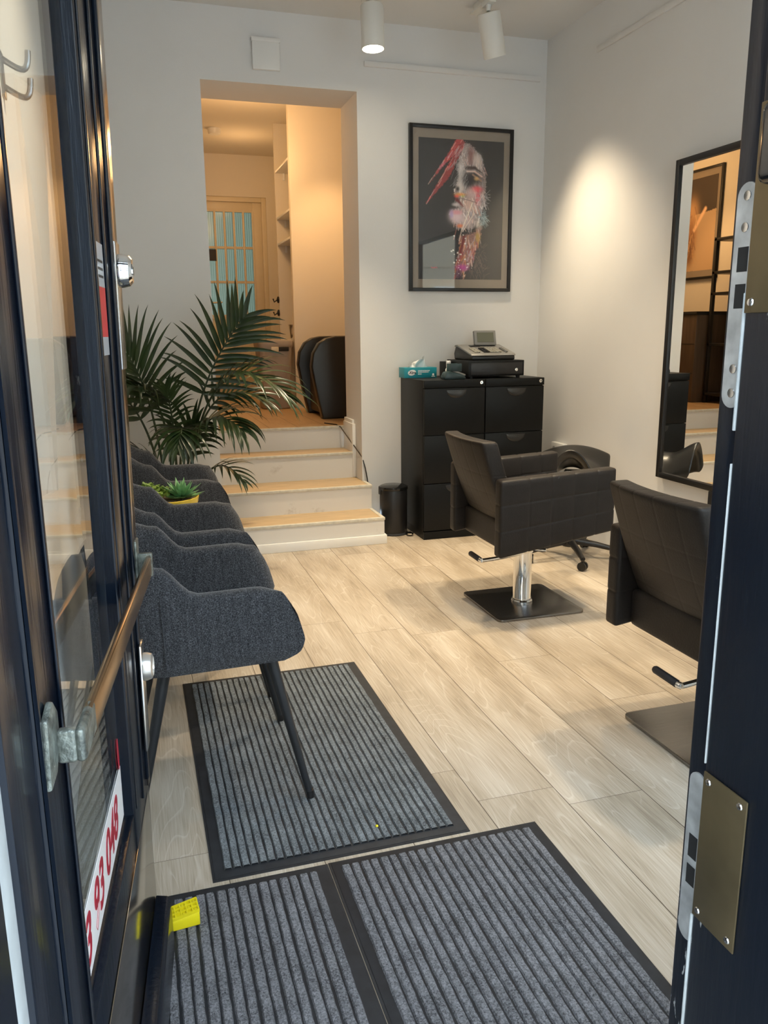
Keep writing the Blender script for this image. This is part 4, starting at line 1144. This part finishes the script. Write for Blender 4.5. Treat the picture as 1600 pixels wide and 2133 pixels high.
for _ in range(80):                             # loose ash strokes at the hairline
    x, y = random.uniform(660, 830), random.uniform(300, 760); a = random.uniform(1.6, 2.4); l_ = random.uniform(30, 120)
    stroke(im, P_(x, y), P_(x + l_ * math.cos(a), y + l_ * math.sin(a)), .0026, random.choice([(.3, .3, .31), (.2, .2, .21), (.36, .33, .33)]), .4)
for _ in range(26):
    x, y = random.uniform(640, 900), random.uniform(1360, 1870); u, v = P_(x, y)
    stroke(im, (u, v), (u + .002, v), random.uniform(.003, .009), (.62, .58, .55), .95)
for _ in range(6): stroke(im, P_(430 + random.uniform(-20, 40), 1755 + random.uniform(-12, 12)), P_(450 + random.uniform(-20, 40), 1765), .005, (.28, .03, .05), .7)

pc = thing('framed_print', 'large black framed print of a paint-splashed face on the back wall', 'picture', (2.145, YB, 1.577))
x0, x1, z0, z1 = 1.783, 2.507, 1.577, 2.601
q = MB()
for a, c in (((x0, YB - .030, z0), (x0 + .022, YB - .002, z1)), ((x1 - .022, YB - .030, z0), (x1, YB - .002, z1)), ((x0 + .022, YB - .030, z1 - .022), (x1 - .022, YB - .002, z1)), ((x0 + .022, YB - .030, z0), (x1 - .022, YB - .002, z0 + .022))): q.box(a, c, .002)
obj('frame', q, 'frame', pc)
mo = obj('mount', MB().box((x0 + .021, YB - .016, z0 + .021), (x1 - .021, YB - .006, z1 - .021)), 'mount', pc, smooth=0)
print_mesh('print', im, x0 + .064, x1 - .064, z0 + .078, z1 - .078, lambda a, b: (a, YB - .0165, b), mo)
obj('picture_glass', MB().box((x0 + .021, YB - .0215, z0 + .021), (x1 - .021, YB - .020, z1 - .021)), 'pictglass', pc, smooth=0)

# picture in the upper room (seen in the mirror)
im2 = canvas(90, 130, (.03, .022, .018)); m_ = poly_mask(90, 130, [(0, .42), (1, .36), (1, 1), (0, 1)], .004); lay(im2, m_ * .95, (.30, .21, .13))
def bb(x, y, rx, ry, c, al, ang=0): lay(im2, ell(90, 130, x, y, rx, ry, ang) * al, c)
bb(.42, .42, .17, .20, (.34, .20, .10), 1); bb(.42, .62, .14, .22, (.20, .10, .05), 1); bb(.42, .80, .10, .14, (.12, .06, .03), 1)
stroke(im2, (.50, .55), (.74, .34), .03, (.5, .32, .2), 1)
for k in range(60):
    x = random.uniform(.28, .56); y = random.uniform(.3, .85); stroke(im2, (x, y), (x + random.uniform(-.05, .05), y + .08), .008, random.choice([(.46, .3, .16), (.1, .05, .03), (.3, .18, .09)]), .6)
pc2 = thing('framed_print', 'black framed print of braided hair in the upper room, seen in the mirror', 'picture', (.12, 6.65, 1.85))
y0, y1, z0, z1 = 6.45, 7.17, 1.78, 2.78; X0 = .1205
q = MB()
for a, c in (((X0, y0, z0), (X0 + .028, y0 + .022, z1)), ((X0, y1 - .022, z0), (X0 + .028, y1, z1)), ((X0, y0 + .022, z1 - .022), (X0 + .028, y1 - .022, z1)), ((X0, y0 + .022, z0), (X0 + .028, y1 - .022, z0 + .022))): q.box(a, c, .002)
obj('frame', q, 'frame', pc2); mo2 = obj('mount', MB().box((X0 + .002, y0 + .02, z0 + .02), (X0 + .012, y1 - .02, z1 - .02)), 'mount', pc2, smooth=0)
print_mesh('print', im2, y1 - .07, y0 + .07, z0 + .08, z1 - .08, lambda a, b: (X0 + .0125, a, b), mo2)

# ------------------------------------------------------------------ mirror, picture rails, wall box
mr = thing('wall_mirror', 'tall black framed mirror on the right wall above the styling chairs', 'mirror', (XR, 3.30, .50))
y0, y1, z0, z1 = 2.75, 3.725, .53, 2.15; xm = 2.715
q = MB()
for a, c in (((xm - .010, y0, z0), (XR - .001, y0 + .030, z1)), ((xm - .010, y1 - .030, z0), (XR - .001, y1, z1)), ((xm - .010, y0 + .03, z1 - .030), (XR - .001, y1 - .03, z1)), ((xm - .010, y0 + .03, z0), (XR - .001, y1 - .03, z0 + .030))): q.box(a, c, .002)
obj('frame', q, 'frame', mr); gl = MB()
gl.add([(2.726, y0 + .028, z0 + .028), (2.7165, y1 - .028, z0 + .028), (2.7165, y1 - .028, z1 - .028), (2.726, y0 + .028, z1 - .028),
        (2.731, y0 + .028, z0 + .028), (2.7215, y1 - .028, z0 + .028), (2.7215, y1 - .028, z1 - .028), (2.731, y0 + .028, z1 - .028)],
       [(0, 1, 2, 3), (7, 6, 5, 4), (0, 4, 5, 1), (1, 5, 6, 2), (2, 6, 7, 3), (3, 7, 4, 0)])
obj('mirror_glass', gl, 'mirror', mr, smooth=0)
q = MB(); q.box((XR - .045, 3.255, .0), (XR - .015, 3.285, .53), .002); q.box((XR - .045, 2.80, .0), (XR - .015, 2.83, .53), .002); obj('mirror_leg', q, 'frame', mr)
tag(obj('picture_rail', MB().prism([(1.496, 2.905), (2.693, 2.905), (2.693, 2.935), (1.496, 2.935)], YB - .020, YB - .0005, 'xz', .002), 'wall'), 'white hanging rail on the back wall above the framed print', 'rail')
tag(obj('picture_rail', MB().box((XR - .013, 2.6, 2.900), (XR - .0005, 4.58, 2.932), .002), 'wall'), 'white hanging rail high on the right wall', 'rail')
bx = thing('junction_box', 'square white box on the back wall above the opening', 'box', (.89, YB, 2.83))
obj('cover', MB().box((.81, YB - .03, 2.835), (.972, YB - .001, 3.003), .004), 'white', bx); obj('rim', MB().box((.806, YB - .034, 2.985), (.976, YB - .001, 3.007), .003), 'white', bx)

# coat hook on left wall, seen through the door glass
hk = thing('coat_hook', 'double metal coat hook on the left wall behind the door glass', 'hook', (XL, 2.22, 1.9))
obj('back_plate', MB().box((XL + .0005, 2.20, 1.86), (XL + .006, 2.24, 1.96), .002), 'brushed', hk)
for s_, z in ((1, 1.945), (1, 1.885)):
    obj('prong', MB().tube(bez([(XL + .004, 2.22, z), (XL + .05, 2.22, z - .03), (XL + .06, 2.22, z - .03), (XL + .062, 2.225, z + .022)], 10), .007, 10), 'brushed', hk)

# ------------------------------------------------------------------ tracks and spotlights
def track(label, x):
    o = thing('light_track', label, 'light track', (x, 3.2, CE))
    obj('rail', MB().box((x - .018, 1.6, CE - .030), (x + .018, 4.80, CE - .001), .002), 'lamp', o)
    obj('end_feed', MB().box((x - .022, 4.68, CE - .042), (x + .022, 4.84, CE - .030), .003), 'lamp', o)
track('white light track on the ceiling carrying the lit spotlight', 1.40)
track('white light track on the ceiling nearer the right wall', 2.06)
def spot(label, top, bot, lit, ax):
    T, B = Vector(top), Vector(bot); d = (B - T).normalized()
    o = thing('spotlight', label, 'spotlight', (ax, top[1], CE - .03), group='white track spotlights')
    obj('adapter', MB().box((ax - .02, top[1] - .055, CE - .062), (ax + .02, top[1] + .055, CE - .031), .003), 'lamp', o)
    obj('stem', MB().tube([(ax, top[1], CE - .060), (ax, top[1], T.z + .03), T - d * .006], [.016, .014, .012], 12), 'lamp', o)
    R_ = d.to_track_quat('Z', 'Y').to_matrix()
    ln = (B - T).length; r_ = .064
    b_ = obj('lamp_body', MB().lathe([(.02, -.004), (r_ * .93, 0), (r_, .006), (r_, ln - .006), (r_ * .98, ln), (r_ * .92, ln), (r_ * .90, ln - .03), (.01, ln - .03)], T, 40, mat=R_, cap=False), 'lamp', o, smooth=40)
    obj('lens', MB().lathe([(r_ * .90, ln - .012), (r_ * .5, ln - .002), (.004, ln)], T, 36, mat=R_), 'lens' if lit else 'lamp', b_)
    return d
spot('lit white spotlight pointing down, left of the two', (1.40, 4.70, 3.06), (1.402, 4.69, 2.84), True, 1.40)
spot('unlit-looking white spotlight turned towards the right corner', (2.06, 4.62, 3.06), (2.125, 4.665, 2.85), False, 2.06)

def lamp(name, kind, loc, energy, col, target=None, size=.05, angle=60, blend=.6):
    l = bpy.data.lights.new(name, kind); l.energy = energy; l.color = col
    if kind == 'SPOT': l.spot_size = math.radians(angle); l.spot_blend = blend; l.shadow_soft_size = size
    elif kind == 'AREA': l.size = size
    else: l.shadow_soft_size = size
    o = bpy.data.objects.new(name, l); COL.objects.link(o); o.location = loc
    if target is not None: o.rotation_euler = (Vector(target) - Vector(loc)).to_track_quat('-Z', 'Y').to_euler()
    o['kind'] = 'helper'
    return o
WARM = (1, .80, .54); WARM2 = (1, .56, .23)
lamp('track_spot', 'SPOT', (1.402, 4.69, 2.81), 92, WARM, (1.25, 4.25, 0), .05, 75, .8)
lamp('track_spot', 'SPOT', (2.13, 4.67, 2.82), 60, WARM, (2.75, 4.35, .8), .08, 80, 1)
lamp('track_spot', 'SPOT', (1.40, 3.3, 2.85), 80, WARM, (1.1, 3.5, 0), .05, 75, .8)
lamp('track_spot', 'SPOT', (2.06, 3.2, 2.85), 78, WARM, (2.0, 3.5, 0), .05, 75, .9)
lamp('track_spot', 'SPOT', (2.06, 2.3, 2.85), 60, WARM, (1.75, 2.5, 0), .05, 75, .8)
lamp('track_spot', 'SPOT', (1.40, 2.0, 2.85), 105, WARM, (-.24, 2.45, 1.9), .05, 60, 1)
# upper room lamps
lamp('rear_ceiling_lamp', 'SPOT', (1.5, 6.35, 3.05), 24, WARM2, (1.85, 7.1, 1.7), .04, 60, .8)
lamp('rear_ceiling_lamp', 'SPOT', (.95, 6.4, 3.05), 24, WARM2, (.45, 6.3, 1.6), .04, 70, .7)
lamp('rear_ceiling_lamp', 'POINT', (1.0, 6.7, 2.7), 10, WARM2, None, .1)
lamp('rear_ceiling_lamp', 'POINT', (1.15, 8.3, 2.8), 2.2, WARM2, None, .1)
lamp('rear_daylight', 'AREA', (1.1, 9.9, 2.0), 2, (.75, .95, 1.0), (1.1, 9.2, 2.0), 1.4)

# ------------------------------------------------------------------ upper room contents
d2 = bpy.data.objects.new('door_2', None); COL.objects.link(d2); d2.location = (1.02, 9.25, LZ); ORG['door_2'] = Vector((1.02, 9.25, LZ)); tag(d2, 'cream rear door with barred frosted panes in the upper room', 'door', kind='structure')
gx0, gx1, gz0, gz1 = .66, 1.375, 1.50, 2.60
q = MB(); q.box((.53, 9.24, LZ), (gx0, 9.28, 2.71), .003); q.box((gx1, 9.24, LZ), (1.50, 9.28, 2.71), .003); q.box((gx0, 9.24, LZ), (gx1, 9.28, gz0), .003); q.box((gx0, 9.24, gz1), (gx1, 9.28, 2.71), .003)
q.box((gx0 - .03, 9.225, gz0 - .04), (gx1 + .05, 9.24, gz0 - .015), .003)
q.box((.52, 9.21, LZ), (.54, 9.24, 2.74)); q.box((1.47, 9.21, LZ), (1.52, 9.24, 2.74), .003); q.box((.54, 9.21, 2.69), (1.47, 9.24, 2.74), .003)
obj('door_panel', q, 'cream', d2)
nxp = 7
for i in range(nxp):
    for j in range(3):
        a = gx0 + (gx1 - gx0) * i / nxp; b = gx0 + (gx1 - gx0) * (i + 1) / nxp
        zb = [1.50, 1.86, 2.22, 2.60]
        obj('pane', MB().box((a + .002, 9.262, zb[j] + .002), (b - .002, 9.266, zb[j + 1] - .002)), 'pane', d2, smooth=0)
q = MB()
for i in range(nxp + 1): x = gx0 + (gx1 - gx0) * i / nxp; q.box((x - .011, 9.232, gz0), (x + .011, 9.262, gz1), .002)
for z in (1.50, 1.86, 2.22, 2.60): q.box((gx0, 9.234, z - .013), (gx1, 9.262, z + .013), .002)
obj('glazing_bars', q, 'cream', d2)
obj('notice', MB().box((.885, 9.226, 2.08), (.965, 9.231, 2.20)), 'ink', d2)
q = MB(); q.tube([(.88, 9.232, 1.64), (.88, 9.19, 1.64), (.89, 9.18, 1.64), (1.0, 9.18, 1.645)], .009, 10); obj('lever_handle', q, 'steel', d2)

ns = thing('niche_shelves', 'white shelves in the niche at the left end of the lit partition', 'shelves', (1.55, 7.48, 1.2))
for z in (2.759, 2.352, 2.125, 1.254):
    obj('shelf', MB().box((1.383, 7.161, z - .02), (1.749, 7.799, z), .002), 'white', ns)
q = MB()
for z in (2.71, 2.30, 2.075, 1.2): q.box((1.45, 7.161, z - .03), (1.47, 7.175, z + .03)); q.box((1.45, 7.785, z - .03), (1.47, 7.799, z + .03))
obj('bracket', q, 'white', ns)
cp = thing('steel_cup', 'metal cup on the lowest niche shelf in the upper room', 'cup', (1.43, 7.40, 1.2545))
obj('cup_body', MB().lathe([(.026, 0), (.028, .003), (.040, .125), (.046, .128), (.046, .132), (.037, .130), (.026, .01)], (1.43, 7.40, 1.2545), 28), 'steel', cp)
bo = thing('cosmetics_bottle', 'small bottle on the middle niche shelf in the upper room', 'bottle', (1.43, 7.24, 2.3525))
obj('bottle_body', MB().lathe([(.02, 0), (.022, .005), (.022, .10), (.008, .12)], (1.43, 7.24, 2.3525), 20), 'leatherbrown', bo); obj('cap', MB().lathe([(.010, .12), (.010, .15)], (1.43, 7.24, 2.3525), 16), 'lamp', bo)
wh = thing('wall_hook', 'pair of black hooks on the niche edge in the upper room', 'hook', (1.37, 7.815, 1.5))
for z in (1.50, 1.62):
    q = MB(); q.lathe([(.03, -.0), (.03, -.012), (.012, -.02)], (1.3795, 7.815, z), 20, 'x'); q.tube([(1.365, 7.815, z), (1.335, 7.815, z - .02), (1.325, 7.815, z + .01)], .007, 8); obj('hook_arm', q, 'ink', wh)
sm = thing('smoke_detector', 'round white smoke detector on the upper room ceiling', 'smoke detector', (.89, 8.13, CE))
obj('housing', MB().lathe([(.02, -.05), (.05, -.048), (.058, -.035), (.06, -.012), (.065, -.001)], (.89, 8.13, CE), 32), 'white', sm)

tc = thing('towel_bin', 'tall beige plastic bin beside the black tub chair in the upper room', 'bin', (1.205, 7.2, LZ))
def rrect(cx, cy, hx, hy, r, n=6):
    p = []
    for sx, sy, a0 in ((1, 1, 0), (-1, 1, 90), (-1, -1, 180), (1, -1, 270)):
        for k in range(n + 1): a = math.radians(a0 + 90 * k / n); p.append((cx + sx * (hx - r) + r * math.cos(a), cy + sy * (hy - r) + r * math.sin(a)))
    return p
def loft(rings):
    n = len(rings[0]); vs = [q for r in rings for q in r]; fs = []
    for i in range(len(rings) - 1):
        for k in range(n): fs.append((i * n + k, i * n + (k + 1) % n, (i + 1) * n + (k + 1) % n, (i + 1) * n + k))
    fs += [tuple(range(n))[::-1], tuple((len(rings) - 1) * n + k for k in range(n))]
    return MB().add(vs, fs)
def rr3(hx, hy, z, r=.05): return [(x, y, z) for x, y in rrect(1.205, 7.20, hx, hy, r)]
obj('bin_body', loft([rr3(.118, .125, LZ + .005), rr3(.122, .13, LZ + .012), rr3(.145, .150, LZ + .54)]), 'binbeige', tc, smooth=50)
obj('rim', loft([rr3(.149, .154, LZ + .53), rr3(.154, .160, LZ + .545), rr3(.156, .162, LZ + .585), rr3(.152, .158, LZ + .595)]), 'binbeige', tc, smooth=50)
hn = obj('handle_recess', MB().box((1.165, 7.040, LZ + .50), (1.315, 7.052, LZ + .535), .003), 'binhole', tc)
obj('handle_tab', MB().box((1.16, 7.032, LZ + .495), (1.225, 7.041, LZ + .537), .004), 'cream', hn)

tb_ = thing('tub_chair', 'black tub chair with rounded sides in the upper room', 'armchair', (1.7, 6.4, LZ))
prof = [(1.385, LZ), (1.385, LZ + .02), (1.345, LZ + .20), (1.31, LZ + .40), (1.325, LZ + .50), (1.37, LZ + .575), (1.43, LZ + .612), (1.50, LZ + .625), (2.0, LZ + .63), (2.0, LZ)]
for y0_, y1_, nm in ((6.10, 6.19, 0), (6.62, 6.71, 1)):
    obj('side_panel', MB().prism(prof, y0_, y1_, 'xz', .012, 3), 'leatherblk', tb_, smooth=40)
obj('seat', MB().box((1.40, 6.192, LZ + .03), (1.95, 6.618, LZ + .42), .02, 3), 'leatherbrown', tb_)
obj('backrest', MB().box((1.80, 6.192, LZ + .40), (1.98, 6.618, LZ + .62), .02, 3), 'leatherblk', tb_)

# black rack and walnut cabinet on the left, seen only in the mirror
rk = thing('metal_rack', 'tall black metal rack in the upper room, seen in the mirror', 'rack', (.27, 5.95, LZ))
for x in (.14, .40):
    for y in (5.78, 6.16): obj('upright', MB().box((x - .015, y - .015, LZ), (x + .015, y + .015, 2.10), .002), 'frame', rk)
for z in (LZ + .08, 1.18, 1.62, 1.80, 2.08): obj('shelf', MB().box((.125, 5.765, z - .012), (.415, 6.175, z + .012), .002), 'frame', rk)
wc = thing('walnut_cabinet', 'walnut fronted cabinet in the upper room, seen in the mirror', 'cabinet', (.32, 6.9, LZ))
obj('carcass', MB().box((.125, 6.20, LZ), (.52, 7.6, LZ + .78), .003), 'wood', wc)
obj('counter_top', MB().box((.122, 6.195, LZ + .78), (.53, 7.61, LZ + .81), .003), 'frame', wc)
q = MB()
for z in (.26, .52): q.box((.5205, 6.21, LZ + z), (.522, 7.59, LZ + z + .006))
obj('drawer_gap', q, 'ink', wc)

# ------------------------------------------------------------------ world, camera, view
wd = bpy.data.worlds.new('World'); S.world = wd; wd.use_nodes = True
nt = wd.node_tree; bg = nt.nodes['Background']
bg.inputs['Color'].default_value = (.72, .86, 1.0, 1); bg.inputs['Strength'].default_value = 4.6

cam = bpy.data.cameras.new('camera'); co = bpy.data.objects.new('camera', cam); COL.objects.link(co); S.camera = co
cam.sensor_fit = 'VERTICAL'; cam.sensor_height = 36; cam.lens = 1677.6 / 2133 * 36; cam.clip_start = .02; cam.clip_end = 200
r_ = Vector((.9552745, -.2955961, -.0085766)); u_ = Vector((.0726757, .2065547, .9757322)); f_ = Vector((.2866511, .9327155, -.2187991))
co.matrix_world = Matrix(((r_.x, u_.x, -f_.x, 0), (r_.y, u_.y, -f_.y, 0), (r_.z, u_.z, -f_.z, 1.32), (0, 0, 0, 1)))
vs_ = S.view_settings; S.display_settings.display_device = 'sRGB'
vs_.view_transform = 'Standard'; vs_.look = 'None'; vs_.gamma = 1; vs_.use_curve_mapping = False; vs_.exposure = 1.0
S.cycles.max_bounces = 10; S.cycles.transparent_max_bounces = 12
S.cycles.sample_clamp_indirect = 6
